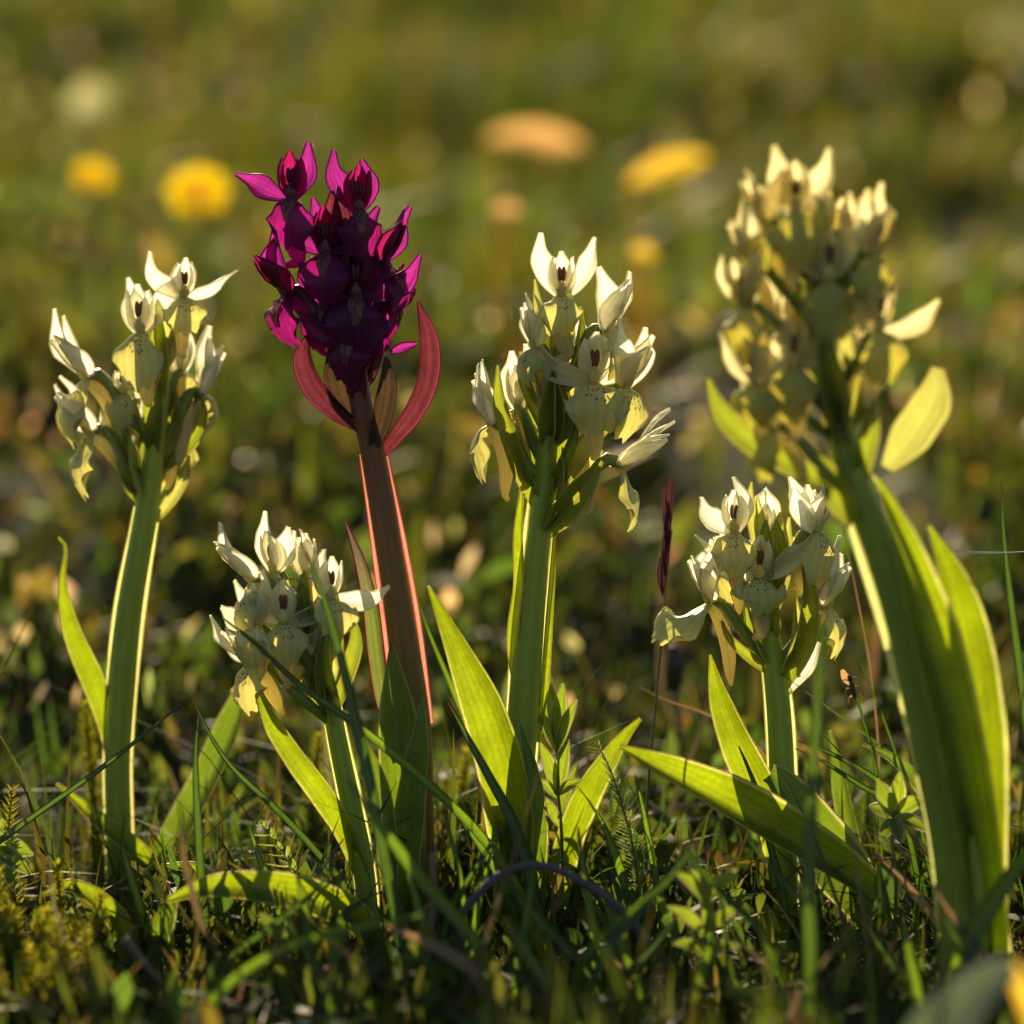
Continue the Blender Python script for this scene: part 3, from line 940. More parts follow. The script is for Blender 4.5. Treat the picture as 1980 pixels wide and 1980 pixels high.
E0.leaf(D((986, 925), (982, 1010), (985, 1100), (976, 1200), (985, 1300), (990, 1400)), [10, 24, 26, 34, 30, 20], normal=(-.7, -1, 0), cup=.6, name='sheath_rim_strip')
E0.leaf(D((1046, 1000), (1040, 1080), (1032, 1180), (1025, 1280), (1010, 1400)), [6, 14, 20, 20, 14], normal=(.7, -1, 0), cup=.6, name='sheath_rim_strip')
E0.leaf(D((808, 1105, -.004), (838, 1165, -.005), (880, 1250, -.007), (925, 1350, -.008), (958, 1460, -.008), (975, 1580, -.006), (972, 1720, 0)), [4, 46, 84, 100, 100, 84, 60], normal=(-.35, -1, .25), cup=.4, keel=.35, ruffle=.07)
E0.leaf(D((980, 1360, -.010), (1000, 1450, -.011), (1010, 1540, -.010), (1005, 1680, -.004)), [3, 34, 46, 40], mat='leaf_blue', normal=(.3, -1, 0))
E0.leaf(D((935, 1500, -.004), (945, 1560, -.006), (955, 1630, -.006), (965, 1720, 0)), [20, 44, 50, 40], mat='leaf')

# --- small yellow orchid right
G0 = Orchid('short pale yellow orchid with a pointed upright leaf, beside the dark grass spike', 1518, 0.008,
            [(1516, 1640), (1512, 1480), (1506, 1370), (1496, 1280), (1484, 1190), (1476, 1110), (1474, 1050)], [50, 50, 50, 48, 46, 40, 32, 14], fscale=.94, seed=44)
G0.flower(1419, 1032, -14, 2, s=.98, sl=46, sr=6, ll=.9)
G0.flower(1468, 1120, 0, 0, s=1.0, sl=58, sr=66, ll=.72, lw=1.2, seplen=1.08)
G0.flower(1582, 1030, 46, -12, s=1.08, sl=28, sr=6, ll=1.05)
G0.flower(1368, 1168, -72, -12, s=1.15, sl=8, sr=20, ll=.4, lipf=84, spur=1.3)
G0.flower(1602, 1178, 72, -16, s=1.15, sl=2, sr=32, ll=.85, lipf=24)
G0.flower(1562, 1022, 165, 10, s=1.0, sl=10, sr=18)
G0.flower(1478, 1044, 170, 6, s=.9, sl=12, sr=14)
G0.flower(1400, 1092, -60, -14, s=.85, sl=50, sr=24, dd=-.001, hood=.8)
G0.bract([(1453, 932, .001), (1450, 975), (1458, 1020), (1466, 1080)], [3, 24, 24, 14], mat='bract_pale')
G0.bract([(1464, 960, -.002), (1470, 1000, -.002), (1474, 1040, -.001), (1478, 1090)], [3, 18, 20, 12], mat='bract_pale')
G0.bract([(1526, 1000), (1518, 1060), (1512, 1120), (1500, 1180)], [4, 30, 32, 14], mat='bract_pale')
G0.bract([(1553, 1095, -.004), (1566, 1150, -.005), (1562, 1220, -.005), (1540, 1275, -.003), (1514, 1330)], [4, 34, 44, 40, 18])
G0.bract([(1395, 1200, -.003), (1408, 1230, -.003), (1440, 1262, -.002), (1490, 1300)], [4, 16, 22, 16])
G0.bract([(1580, 1240, .002), (1562, 1290, .002), (1545, 1310, .001), (1518, 1345)], [18, 26, 22, 10], mat='petal')
G0.leaf(D((1340, 1236, 0), (1358, 1310, -.001), (1392, 1400, -.003), (1430, 1480, -.003), (1466, 1570, -.001), (1480, 1660, 0)), [3, 46, 72, 76, 64, 46], normal=(-.3, -1, .2), cup=.25, keel=.45)
G0.leaf(D((1452, 1462, -.012), (1466, 1470, -.013), (1500, 1520, -.014), (1540, 1590, -.013), (1590, 1660, -.010), (1640, 1740, -.004)), [40, 90, 130, 126, 100, 50], mat='leaf_blue', normal=(.35, -1, .35), cup=.25)
G0.leaf(D((1168, 1408, -.030), (1250, 1452, -.030), (1340, 1500, -.028), (1440, 1555, -.026), (1540, 1615, -.024), (1620, 1670, -.022), (1680, 1740, -.02)), [6, 60, 92, 98, 90, 70, 40], normal=(.15, -.8, .6), cup=.45, keel=.4,
        label='long lance shaped leaf leaning low to one side')

# --- big yellow orchid at the right, nearer than the others
F = Orchid('big stout yellow orchid with a dense flower head and two large glowing leaves', 1872, -0.062,
           [(1852, 1650), (1815, 1450), (1764, 1240), (1704, 1060), (1650, 920), (1618, 800), (1592, 680), (1572, 560), (1560, 450)], [92, 96, 98, 92, 78, 66, 58, 50, 42, 16], fscale=1.07, seed=58, yellow=True)
F.flower(1538, 412, 0, 2, s=1.0, sl=16, sr=30, ll=1.0)
F.flower(1474, 432, -50, -18, s=1.0, sl=0, sr=16, ll=.85, lipf=22)
F.flower(1692, 494, 40, -14, s=1.02, sl=38, sr=8, ll=1.05)
F.flower(1602, 542, 6, 0, s=1.0, sl=24, sr=22, ll=1.15)
F.flower(1442, 594, -42, -14, s=1.0, sl=24, sr=20, ll=1.0, lipf=16)
F.flower(1702, 642, 24, 0, s=1.05, sl=30, sr=62, ll=.95)
F.flower(1456, 744, -34, -10, s=1.0, sl=36, sr=30, ll=.75)
F.flower(1490, 834, -62, -30, s=1.0, sl=40, sr=10, ll=.7, lipf=40)
F.flower(1446, 512, -66, -16, s=.95, sl=14, sr=10, lipf=20)
F.flower(1534, 712, -6, -4, s=1.0, sl=50, sr=50)
F.flower(1590, 458, 160, 8, s=1.0, sl=4, sr=10)
F.flower(1640, 472, 140, 4, s=1.0, sl=10, sr=16)
F.flower(1650, 720, 120, 0, s=.9)
F.flower(1520, 640, -150, 0, s=.95)
F.bract([(1812, 712, .002), (1800, 770, .001), (1765, 830), (1715, 905)], [24, 82, 84, 26], normal=(.2, -1, .2), mat='bract_pale', cup=.25)
F.bract([(1368, 732), (1398, 800), (1450, 850), (1520, 890), (1590, 930)], [6, 44, 56, 50, 26], normal=(-.3, -1, .3))
F.bract([(1570, 880, -.004), (1592, 900, -.006), (1620, 960, -.006), (1650, 1010, -.003)], [6, 46, 54, 26], normal=(0, -1, .2))
F.bract([(1694, 770, -.004), (1684, 820, -.004), (1672, 880, -.003), (1660, 940)], [4, 40, 40, 22])
F.bract([(1585, 600, -.006), (1600, 700, -.007), (1612, 780, -.005), (1630, 860, -.002)], [6, 44, 46, 24])
F.leaf(D((1655, 905, -.006), (1690, 990, -.006), (1720, 1100, -.006), (1760, 1250, -.006), (1800, 1420, -.006), (1840, 1620, -.003), (1870, 1800, 0)), [8, 74, 110, 112, 104, 90, 70], normal=(.45, -1, .15), cup=.5, keel=.2)
F.leaf(D((1752, 992, .004), (1790, 1080, .003), (1818, 1200, .002), (1830, 1340, .001), (1838, 1480, .0), (1850, 1640, 0), (1872, 1800, 0)), [6, 74, 112, 122, 112, 88, 60], normal=(.1, -1, .2), cup=.4, keel=.45)


# ------------------------------------------------------------------ single blades, stems and leaves one can pick out
def strip(name, label, cat, pts, w, mat='grass', d=0.0, normal=(0, -1, .2), cup=.25, keel=.3, tipw=.12, bead=1.2, group=None, rows=26, shape=None):
    """pts tip .. base on the 1932 grid; goes down into the ground at its base"""
    q = [P(p[0] * K, p[1] * K, d + (p[2] if len(p) > 2 else 0)) for p in pts]
    e = q[-1]
    gz = float(ground(e.x, e.y))
    if e.z > gz - .001:
        dv = (q[-1] - q[-2]).normalized()
        hx = e + Vector((dv.x, dv.y, 0)) * min(.02, (e.z - gz) * .5)
        q.append(Vector((hx.x, hx.y, float(ground(hx.x, hx.y)) - .002)))
    q = q[::-1]
    n = len(q)
    if shape is None:
        hw = [.7, .95, 1, 1, .95, .8, .5, tipw]
    else:
        hw = shape[::-1]
    g = Geo()
    sheet(g, q, [k * w * .5 * PX * K for k in hw], normal, rows=rows, cols=7, cup=cup, keel=keel, bead=bead * PX, seed=int(len(label) + w))
    o = build(name, g, M[mat], origin=q[0])
    return tag(o, label, cat, group)


def GB(label, pts, w, mat='grass', d=0.0, **kw):
    return strip('grass_strand', label, 'grass', pts, w, mat, d, **kw)  # single blades and thin stems of grass


GB('straight dark grass blade with a reddish tip slanting in front of the tall slender orchid', [(342, 1328), (200, 1448), (0, 1594), (-110, 1690)], 17, 'grass_dark', -.012, cup=.5, keel=.6, normal=(-.5, -.6, .7))
GB('upright narrow dark grass blade between the slanting leaf and the tall slender orchid', [(375, 1345), (369, 1430), (374, 1550), (384, 1700), (402, 1850)], 15, 'grass_dark', -.030)
GB('short pointed grass blade with bright edges by the foot of the tall slender orchid', [(228, 1588), (246, 1650), (270, 1730), (300, 1830)], 16, 'grass', -.032)
GB('thin grass blade kinked over the broad slanting leaf', [(364, 1318), (395, 1385), (440, 1450), (520, 1525), (600, 1610), (660, 1690)], 12, 'grass_dark', -.020)
GB('long grass blade slanting across the flowers of the short orchid', [(420, 1166), (480, 1212), (560, 1288), (640, 1345), (720, 1405), (820, 1490), (910, 1580), (980, 1680)], 17, 'grass', -.026, normal=(-.4, -.7, .6))
GB('blurred dark grass blade rising through the flowers of the short orchid', [(566, 1020), (598, 1090), (632, 1200), (665, 1330), (695, 1460), (730, 1640), (760, 1800)], 20, 'grass_dark', -.055)
GB('dark narrow blade leaning on the broad upright leaf', [(846, 1326), (878, 1384), (925, 1470), (975, 1565), (1010, 1690)], 20, 'grass_dark', -.018)
GB('pale slim blade behind the broad upright leaf', [(790, 1138), (812, 1200), (850, 1290), (892, 1390), (935, 1510)], 15, 'grass', .022)
GB('tall blurred dark blade standing before the short orchid with the pointed leaf', [(1552, 1110), (1550, 1200), (1542, 1330), (1532, 1500), (1526, 1680), (1530, 1850)], 22, 'grass_dark', -.105)
GB('tall dark grass blade with reddish tip beside the stout orchid', [(1889, 908), (1893, 1000), (1908, 1140), (1926, 1280), (1945, 1450), (1955, 1650)], 16, 'grass_dark', .022)
GB('dark slim blade lying over the pointed upright leaf', [(1394, 1408), (1412, 1450), (1434, 1510), (1452, 1590), (1480, 1700)], 13, 'grass_dark', -.012)
GB('pair of crossing blades low behind the short orchid, upper one', [(1505, 1398), (1560, 1418), (1640, 1462), (1700, 1510), (1740, 1580)], 13, 'grass_dark', .0)
GB('pair of crossing blades low behind the short orchid, lower one', [(1500, 1412), (1555, 1438), (1620, 1480), (1690, 1525), (1720, 1600)], 11, 'grass_dark', .002)
GB('blurred green blade leaning low in front of the magenta orchid', [(655, 1470), (720, 1560), (800, 1665), (885, 1760), (930, 1850)], 24, 'grass', -.075)
GB('bright edged blade bent over beside the stem of the middle orchid', [(832, 1500), (870, 1545), (915, 1610), (960, 1690)], 15, 'grass', -.02)
GB('upright pale blade between the magenta and the middle orchid', [(928, 1605), (912, 1660), (900, 1720), (890, 1840)], 15, 'grass', -.035)
GB('fine blade with a bright rim near the middle orchid', [(834, 1510), (848, 1570), (868, 1650), (878, 1750), (885, 1850)], 10, 'grass', -.038)
GB('thin green blade leaning right of the middle orchid', [(1122, 1525), (1145, 1570), (1170, 1640), (1200, 1740)], 17, 'grass', -.01)
GB('slim blade beside the feathery leaf', [(1198, 1462), (1212, 1520), (1225, 1590), (1240, 1680)], 13, 'grass', -.005)
GB('thin dark stem beside the insect stem', [(1600, 1196), (1640, 1290), (1672, 1370), (1700, 1460), (1715, 1560)], 6, 'grass_dark', .012, bead=.6)
GB('fine brown grass stem rising past the short orchid', [(1580, 945), (1612, 1100), (1640, 1250), (1656, 1390), (1660, 1500)], 5, 'straw', .018, bead=.6)
GB('thin dark stem leaning out beside the stout orchid', [(1932, 1362), (1905, 1388), (1880, 1420), (1868, 1500)], 6, 'grass_dark', .02, bead=.6)
GB('fine dark stem behind the large leaves of the stout orchid', [(1916, 1250), (1900, 1340), (1896, 1450), (1892, 1560)], 7, 'grass_dark', .03, bead=.6)
GB('brownish blade curving low past the short orchid', [(1206, 1296), (1260, 1322), (1340, 1350), (1420, 1400), (1470, 1480)], 9, 'straw', .03, bead=.8)
GB('pale curved blade low behind the short orchid', [(1290, 1420), (1340, 1452), (1400, 1470), (1450, 1490), (1480, 1560)], 10, 'straw', .035, bead=.8)
GB('blurred pale blade leaning at the very foot of the middle orchid', [(700, 1730), (760, 1760), (830, 1790), (900, 1840)], 22, 'straw', -.085)
GB('blurred ochre blade leaning by the foot of the stout orchid', [(1990, 1560), (1930, 1620), (1880, 1690), (1820, 1790)], 34, 'grass', -.085)
GB('arching grey green blade low in the foreground turf', [(830, 1720), (700, 1745), (560, 1780), (450, 1840), (380, 1920)], 17, 'grass', -.10)
for i, (x, y, l, dx, dd) in enumerate([(60, 1290, 330, 60, .06), (92, 1310, 300, 40, .05), (20, 1330, 300, 30, .07), (1300, 1560, 200, 40, -.05), (1090, 1560, 200, 30, -.045), (1010, 1620, 180, -30, -.06),
                                       (760, 1600, 220, 60, -.06), (560, 1640, 200, 40, -.06), (1140, 1690, 170, 60, -.07), (1350, 1740, 150, -40, -.08), (1700, 1720, 150, 30, -.09), (470, 1560, 240, 90, -.03)]):
    GB(('blurred soft green blade behind the tall slender orchid' if dd > 0 else 'loose upright soft green blade standing in the front turf'),
       [(x, y), (x + dx * .3, y + l * .33), (x + dx * .65, y + l * .66), (x + dx, y + l)], 17, 'grass_dark' if dd > 0 else 'grass', dd + (.07 if dd > 0 else 0),
       group='blades behind the slender orchid' if dd > 0 else 'loose blades in the front turf')

rb = random.Random(5)
for i in range(26):
    x, y = rb.uniform(420, 1800), rb.uniform(1540, 1790)
    l, dx = rb.uniform(130, 230), rb.choice((-1, 1)) * rb.uniform(60, 210)
    mk = rb.choice(('grass', 'grass_dark', 'grass_dark', 'straw')) if i % 4 else 'grass_dark'
    GB({'grass': 'light green', 'grass_dark': 'dark green', 'straw': 'straw coloured'}[mk] + ' thin blade arching over the tangled front turf',
       [(x, y), (x + dx * .25, y + l * .3), (x + dx * .6, y + l * .62), (x + dx, y + l)], rb.uniform(9, 17), mk, rb.uniform(-.09, -.025),
       group='arching %s blades in the front turf' % {'grass': 'light green', 'grass_dark': 'dark green', 'straw': 'straw'}[mk], normal=(rb.uniform(-.6, .6), -.8, rb.uniform(0, .7)))
# small leaves of other rosettes
strip('young_leaf', 'small upright leaf with a pale blue underside behind the short orchid', 'young leaf', [(1566, 1378), (1578, 1420), (1588, 1480), (1604, 1560), (1620, 1640)], 44, 'leaf_blue', .006, cup=.6, normal=(-.4, -1, 0), shape=[.12, .8, 1, .95, .8])
strip('young_leaf', 'arching thin edged leaf between the short and the stout orchid', 'young leaf', [(1628, 1404), (1690, 1436), (1750, 1500), (1785, 1580), (1800, 1680)], 46, 'leaf_blue', .0, normal=(-.3, -.8, .7), shape=[.1, .7, 1, 1, .8])
strip('young_leaf', 'broad hooded leaf leaning right between the middle and the short orchid', 'young leaf', [(1208, 1356), (1178, 1388), (1135, 1450), (1095, 1520), (1062, 1610)], 62, 'leaf', .012, cup=.3, normal=(.3, -1, .2), shape=[.1, .7, 1, .9, .6])
strip('young_leaf', 'small folded blue grey leaf at the foot of the tall slender orchid', 'young leaf', [(326, 1690), (312, 1720), (290, 1770), (272, 1830)], 52, 'leaf_blue', -.035, cup=.6, normal=(.4, -.8, .4), shape=[.4, 1, 1, .7])
strip('young_leaf', 'thin dark arched leaf behind the flat ribbed leaf', 'young leaf', [(312, 1632), (360, 1640), (410, 1665), (450, 1700), (470, 1760)], 44, 'leaf', -.006, normal=(0, -.7, .7), shape=[.1, .7, 1, 1, .8])
strip('young_leaf', 'brown rimmed leaf arching over the heather', 'young leaf', [(75, 1690), (130, 1674), (180, 1700), (230, 1760), (250, 1850)], 46, 'leaf', -.03, normal=(.2, -.7, .7), shape=[.1, .7, 1, 1, .8])
strip('young_leaf', 'blurred yellow green leaf tip at the lower edge of the turf', 'young leaf', [(1368, 1872), (1430, 1888), (1500, 1930), (1560, 1990)], 62, 'leaf', -.095, normal=(.2, -.7, .7), shape=[.3, .9, 1, .8])
strip('young_leaf', 'pale blue grey leaf blurred wholly soft beside the foot of the stout orchid', 'young leaf', [(1915, 1825), (1860, 1860), (1790, 1930), (1740, 2020)], 110, 'leaf_shaded', -.2, normal=(.2, -.8, .6), shape=[.3, 1, 1, .8])
strip('young_leaf', 'soft yellow leaf tip beside the pale blue grey blurred leaf', 'young leaf', [(1905, 1820), (1925, 1870), (1950, 1940), (1970, 2030)], 50, 'ochre', -.19, normal=(.2, -.8, .3), shape=[.5, 1, 1, .8])
strip('dead_straw', 'bleached shiny dead stalk lying beside the stout orchid', 'dead straw', [(1648, 1610), (1690, 1650), (1740, 1710), (1800, 1790)], 26, 'straw', -.035, normal=(.2, -.5, .9))
strip('dead_straw', 'short grey dead blade lying behind the tall slender orchid', 'dead straw', [(120, 1648), (160, 1660), (220, 1688), (250, 1730)], 16, 'straw', .02, normal=(.2, -.5, .9))


def stalk(name, label, cat, pts, w, mat, d, taper=.5):
    q = [P(p[0] * K, p[1] * K, d + (p[2] if len(p) > 2 else 0)) for p in pts][::-1]
    gz = float(ground(q[0].x, q[0].y))
    if q[0].z > gz:
        q = [Vector((q[0].x, q[0].y, gz - .002))] + q
    g = Geo()
    tube(g, q, [w * .5 * PX, w * .5 * PX, w * .45 * PX, w * .5 * taper * PX], rows=30, sides=8)
    return tag(build(name, g, M[mat], origin=q[0]), label, cat)


stalk('dead_stem', 'blurred grey purple stem bent like a hook in front of the middle orchid', 'dead stem', [(1240, 1800), (1170, 1715), (1095, 1662), (1015, 1632), (945, 1650), (900, 1690), (872, 1728)], 17, 'twig', -.055, 1)  # this and the next ones are dry stems
stalk('dead_stem', 'blurred brown dry stem leaning low over the heather', 'dead stem', [(235, 1770), (290, 1840), (350, 1905), (420, 1990)], 15, 'straw_solid', -.075, 1)
stalk('dead_stem', 'blurred brown upright dry stem before the magenta orchid', 'dead stem', [(815, 1610), (818, 1700), (805, 1800), (790, 1900)], 14, 'straw_solid', -.07, 1)
stalk('dead_stem', 'pale brown thread of dry stem beside the folded blue grey leaf', 'dead stem', [(262, 1745), (245, 1770), (232, 1810), (230, 1860)], 8, 'straw_solid', -.04, 1)

# --- dark grass spike
sp_pts = [(1268, 1900 * 0 + 1000), (1258, 1080), (1252, 1160), (1243, 1260), (1235, 1350), (1226, 1440), (1220, 1560)]
base = P(1220 * K, 1600 * K, .012)
base.z = float(ground(base.x, base.y)) - .001
sk = thing('grass_spike', base, 'thin stemmed grass with a dark purple flowering spike', 'grass')
g = Geo()
q = [P(x * K, y * K, .004 + (y - 1000) * 1e-5) for x, y in sp_pts][::-1]
tube(g, [base] + q, [3.2 * PX, 3 * PX, 2.6 * PX, 2.2 * PX, 1.6 * PX], rows=40, sides=6)
build('stem', g, M['thinstem'], sk)
for i, (x0, y0, x1, y1, w) in enumerate([(1266, 985, 1268, 890, 17), (1256, 1010, 1252, 915, 12), (1258, 1040, 1262, 945, 17), (1252, 1075, 1256, 990, 15), (1256, 1085, 1266, 985, 13), (1250, 1120, 1252, 1035, 14), (1252, 1125, 1246, 1050, 11)]):
    g = Geo()
    dd = .003 - .0008 * (i % 3)
    sheet(g, [P(x0 * K, y0 * K, dd + .001), P((x0 + x1) * .5 * K + (3 if i % 2 else -3), (y0 + y1) * .5 * K, dd), P(x1 * K, y1 * K, dd)], [2 * PX, w * .5 * PX, w * .45 * PX, .6 * PX], (random.uniform(-.5, .5), -1, 0), rows=12, cols=7, cup=1.0, keel=.3, bead=1.0 * PX)
    build('spikelet', g, M['spike'], sk)


sb = P(1282 * K, 1420 * K, .11)
sb.z = float(ground(sb.x, sb.y)) - .002
sh = thing('seed_head', sb, 'blurred dark oval seed head behind the dark grass spike', 'seed head')
tp = P(1272 * K, 1262 * K, .11)
g = Geo()
tube(g, [sb, (sb + tp) * .5 + Vector((.001, 0, 0)), tp], [.0006, .0006, .0005], rows=10, sides=6)
build('stem', g, M['straw_solid'], sh)
g = Geo()
blob(g, tp, Vector((.0022, 0, 0)), Vector((0, .0022, 0)), Vector((0, 0, .0056)), n=12, m=12)
build('spike', g, M['insect'], sh)

# ------------------------------------------------------------------ heather sprigs and small herbs
def sprig(name, label, pts, d, leaf=13, per=4, gap=5.0, spread=.55, mat='moss', stemmat='twig_orange', group=None, wide=.36):
    q = [P(p[0] * K, p[1] * K, d) for p in pts][::-1]
    gz = float(ground(q[0].x, q[0].y))
    if q[0].z > gz:
        q = [Vector((q[0].x, q[0].y, gz - .002))] + q
    t = thing(name, q[0], label, 'heather' if 'heather' in name else 'herb', group)
    g = Geo()
    tube(g, q, [3.0 * PX, 2.6 * PX, 2 * PX, 1.2 * PX], rows=20, sides=6)
    build('stem', g, M[stemmat], t)
    ln = sum((q[i+1] - q[i]).length for i in range(len(q) - 1))
    n = max(6, int(ln / (gap * PX)))
    c = crv(q, n)
    T = tangents(c)
    g = Geo()
    for i in range(n):
        tt = i / n
        if tt < .12:
            continue
        ax = Vector(T[i])
        s1 = ax.cross(Vector((.3, -1, .1))).normalized()
        s2 = ax.cross(s1)
        for k in range(per):
            a = 6.283 * k / per + (i % 2) * 3.1416 / per + random.uniform(-.25, .25)
            o = s1 * math.cos(a) + s2 * math.sin(a)
            le = leaf * PX * random.uniform(.75, 1.2) * (1.1 - .5 * tt ** 3)
            p0 = Vector(c[i])
            sheet(g, [p0, p0 + (o * spread + ax * .35) * le * .55, p0 + (o * spread * 1.5 + ax * .95) * le], [.12 * le, wide * .55 * le, wide * .5 * le, .05 * le], ax * .8 - o * .6, rows=5, cols=3, cup=.4)
    fo = build('foliage', g, M[mat], t)
    fo['kind'] = 'stuff'
    return t


hz = [(22, 1490, 30, 1720, -.0), (560, 1700, 590, 1860, -.05), (610, 1720, 600, 1880, -.06), (450, 1760, 470, 1890, -.055)]
for k in range(26):
    x = random.uniform(-20, 235)
    hz.append((x, random.uniform(1630, 1700) + 170 * (k / 26) + max(0, x - 120) * .5, x + random.uniform(-45, 45), 1930, -.035 - .05 * (k / 26)))
for i, (x, y, x2, y2, d) in enumerate(hz):
    xm = (x + x2) / 2 + random.uniform(-22, 22)
    if i == 0:
        lb, gr = 'single upright golden heather sprig behind the rounded lobed leaf', None
    elif i < 4:
        lb, gr = 'dark heather sprig standing before the flat ribbed leaf', 'heather by the flat leaf'
    else:
        lb, gr = 'golden backlit heather sprig in the dense clump below the tall slender orchid', 'heather clump in the front turf'
    sprig('heather_sprig', lb, [(x, y), (xm, (y + y2) / 2), (x2, y2)], d, leaf=random.uniform(15, 23), gap=7.0, spread=random.uniform(.5, .9), group=gr, wide=.44)
sprig('herb_sprig', 'little sprig with paired leaflets on an orange stem', [(498, 1556), (530, 1600), (560, 1650), (585, 1700), (600, 1790)], -.012, leaf=30, per=2, gap=11, spread=.9, mat='herb', wide=.45)
sprig('feathery_leaf', 'finely divided feathery leaf beside the hooded leaf', [(1130, 1408), (1150, 1450), (1168, 1500), (1190, 1580), (1205, 1680)], -.002, leaf=22, per=2, gap=4, spread=1.0, mat='herb', wide=.2, stemmat='thinstem')
sprig('feathery_leaf', 'green needle leaved sprig standing behind the tall slender orchid', [(160, 1330), (170, 1420), (178, 1520), (185, 1620)], .05, leaf=24, per=5, gap=5, spread=.6, mat='moss', wide=.25)
sprig('feathery_leaf', 'low needle leaved sprig between the magenta and the middle orchid', [(880, 1420), (872, 1500), (868, 1600)], .05, leaf=24, per=5, gap=5, spread=.6, mat='moss', wide=.25)
sprig('feathery_leaf', 'golden sprig low behind the short crossed orchid', [(600, 1390), (592, 1470), (590, 1580)], .05, leaf=24, per=5, gap=5, spread=.6, mat='moss', wide=.25)


def herb(name, label, stem, leaves, d, mat='herb', w=.3):
    q = [P(p[0] * K, p[1] * K, d) for p in stem][::-1]
    gz = float(ground(q[0].x, q[0].y))
    if q[0].z > gz:
        q = [Vector((q[0].x, q[0].y, gz - .002))] + q
    t = thing(name, q[0], label, 'herb')
    g = Geo()
    tube(g, q, [4 * PX, 3.6 * PX, 3 * PX, 2 * PX], rows=20, sides=7)
    build('stem', g, M['thinstem'], t)
    for (x0, y0, x1, y1, wd, dz) in leaves:
        a, b = P(x0 * K, y0 * K, d), P(x1 * K, y1 * K, d + dz)
        m1 = a * .55 + b * .45 + Vector((0, 0, .03 * (b - a).length * 3))
        g = Geo()
        sheet(g, [a, m1, b], [wd * .12 * PX, wd * .5 * PX, wd * .45 * PX, wd * .06 * PX], (random.uniform(-.4, .4), -1, .3), rows=12, cols=7, cup=.25, keel=.2, bead=1.4 * PX)
        build('leaf', g, M[mat], t)
    return t


herb('hairy_herb', 'hairy narrow leaved herb with a leafy top behind the middle orchid stem', [(1048, 1330), (1050, 1400), (1052, 1480), (1060, 1580)],
     [(1050, 1415, 1024, 1262, 40, .004), (1050, 1410, 1062, 1290, 34, -.003), (1050, 1420, 1088, 1320, 22, -.006), (1050, 1420, 1010, 1330, 20, .0), (1052, 1500, 1072, 1395, 30, -.004), (1052, 1500, 1018, 1400, 26, -.003),
      (1052, 1500, 1100, 1470, 18, -.004), (1052, 1505, 1012, 1470, 18, -.002), (1054, 1540, 1090, 1440, 24, .004), (1056, 1560, 1020, 1500, 20, -.004), (1048, 1395, 1036, 1268, 22, .006)], .002)
herb('whorled_herb', 'small bedstraw like herb with a whorl of rounded hairy leaves', [(1685, 1535), (1684, 1590), (1690, 1660)],
     [(1685, 1540, 1655, 1470, 34, .002), (1685, 1540, 1698, 1458, 36, -.003), (1686, 1540, 1752, 1505, 30, -.003), (1686, 1545, 1752, 1570, 26, -.006), (1684, 1545, 1640, 1520, 22, .004), (1684, 1548, 1660, 1590, 24, -.006), (1685, 1545, 1700, 1590, 26, -.008)], -.024)
herb('lobed_herb', 'rounded lobed leaf with pale hairy rim beside the heather', [(-20, 1600), (-30, 1680), (-30, 1760)],
     [(-15, 1600, 62, 1612, 40, -.004), (-15, 1605, 58, 1650, 34, -.006), (-15, 1610, 38, 1690, 32, -.006), (-15, 1595, 5, 1545, 30, .0)], -.01)
herb('hairy_herb', 'blurred dark narrow leaved herb low in the front turf below the diagonal leaf', [(1330, 1650), (1330, 1750), (1340, 1860)],
     [(1330, 1700, 1270, 1640, 22, -.006), (1330, 1700, 1300, 1600, 20, -.0), (1330, 1705, 1390, 1640, 22, -.004), (1330, 1760, 1260, 1710, 22, -.006), (1330, 1760, 1400, 1710, 22, -.006), (1332, 1800, 1270, 1780, 20, -.008), (1332, 1800, 1395, 1785, 20, -.006), (1332, 1760, 1340, 1660, 20, -.01)], -.06)

# --- insect on a thin stem, spider silk
iq = [(1598, 1240), (1612, 1300), (1632, 1370), (1650, 1440), (1660, 1540)]
GB('thin dark stem carrying a small insect', iq, 6, 'grass_dark', .006, bead=.6)
ic = P(1609 * K, 1300 * K, .0045)
ins = thing('insect', ic, 'small dark insect with a tan wing clinging to a thin grass stem', 'insect')
ax = (P(1598 * K, 1262 * K, .0045) - P(1618 * K, 1335 * K, .0045)).normalized()
sd = ax.cross(Vector((0, -1, 0))).normalized()
g = Geo()
blob(g, ic, sd * 5.5 * PX, Vector((0, -1, 0)) * 5.5 * PX, ax * 20 * PX)
blob(g, ic + ax * 22 * PX, sd * 5.0 * PX, Vector((0, -1, 0)) * 5 * PX, ax * 7 * PX)
build('body', g, M['insect'], ins)
g = Geo()
sheet(g, [ic + ax * 8 * PX, ic + (ax * 26 - sd * 8) * PX, ic + (ax * 42 - sd * 10) * PX], [3 * PX, 8 * PX, 7 * PX, 3 * PX], (0, -1, 0), rows=8, cols=5)
build('wing', g, M['insect_tan'], ins)
for k in (-1, 1):
    for j, al in enumerate((14, 0, -14)):
        g = Geo()
        p0 = ic + ax * al * PX
        tube(g, [p0, p0 + (sd * k * 11 + ax * (al * .3 + 4)) * PX, p0 + (sd * k * 17 + ax * (al * .6 - 6)) * PX], [1.4 * PX, 1.2 * PX, .7 * PX], rows=6, sides=5)
        build('leg', g, M['insect_tan'], ins)


def silk(label, a, b, w):
    g = Geo()
    pa, pb_ = P(a[0] * K, a[1] * K, a[2]), P(b[0] * K, b[1] * K, b[2])
    tube(g, [pa, (pa + pb_) * .5 - Vector((0, 0, .0004)), pb_], [w * PX] * 3, rows=8, sides=5)
    tag(build('spider_thread', g, M['silk'], origin=pa), label, 'spider silk')


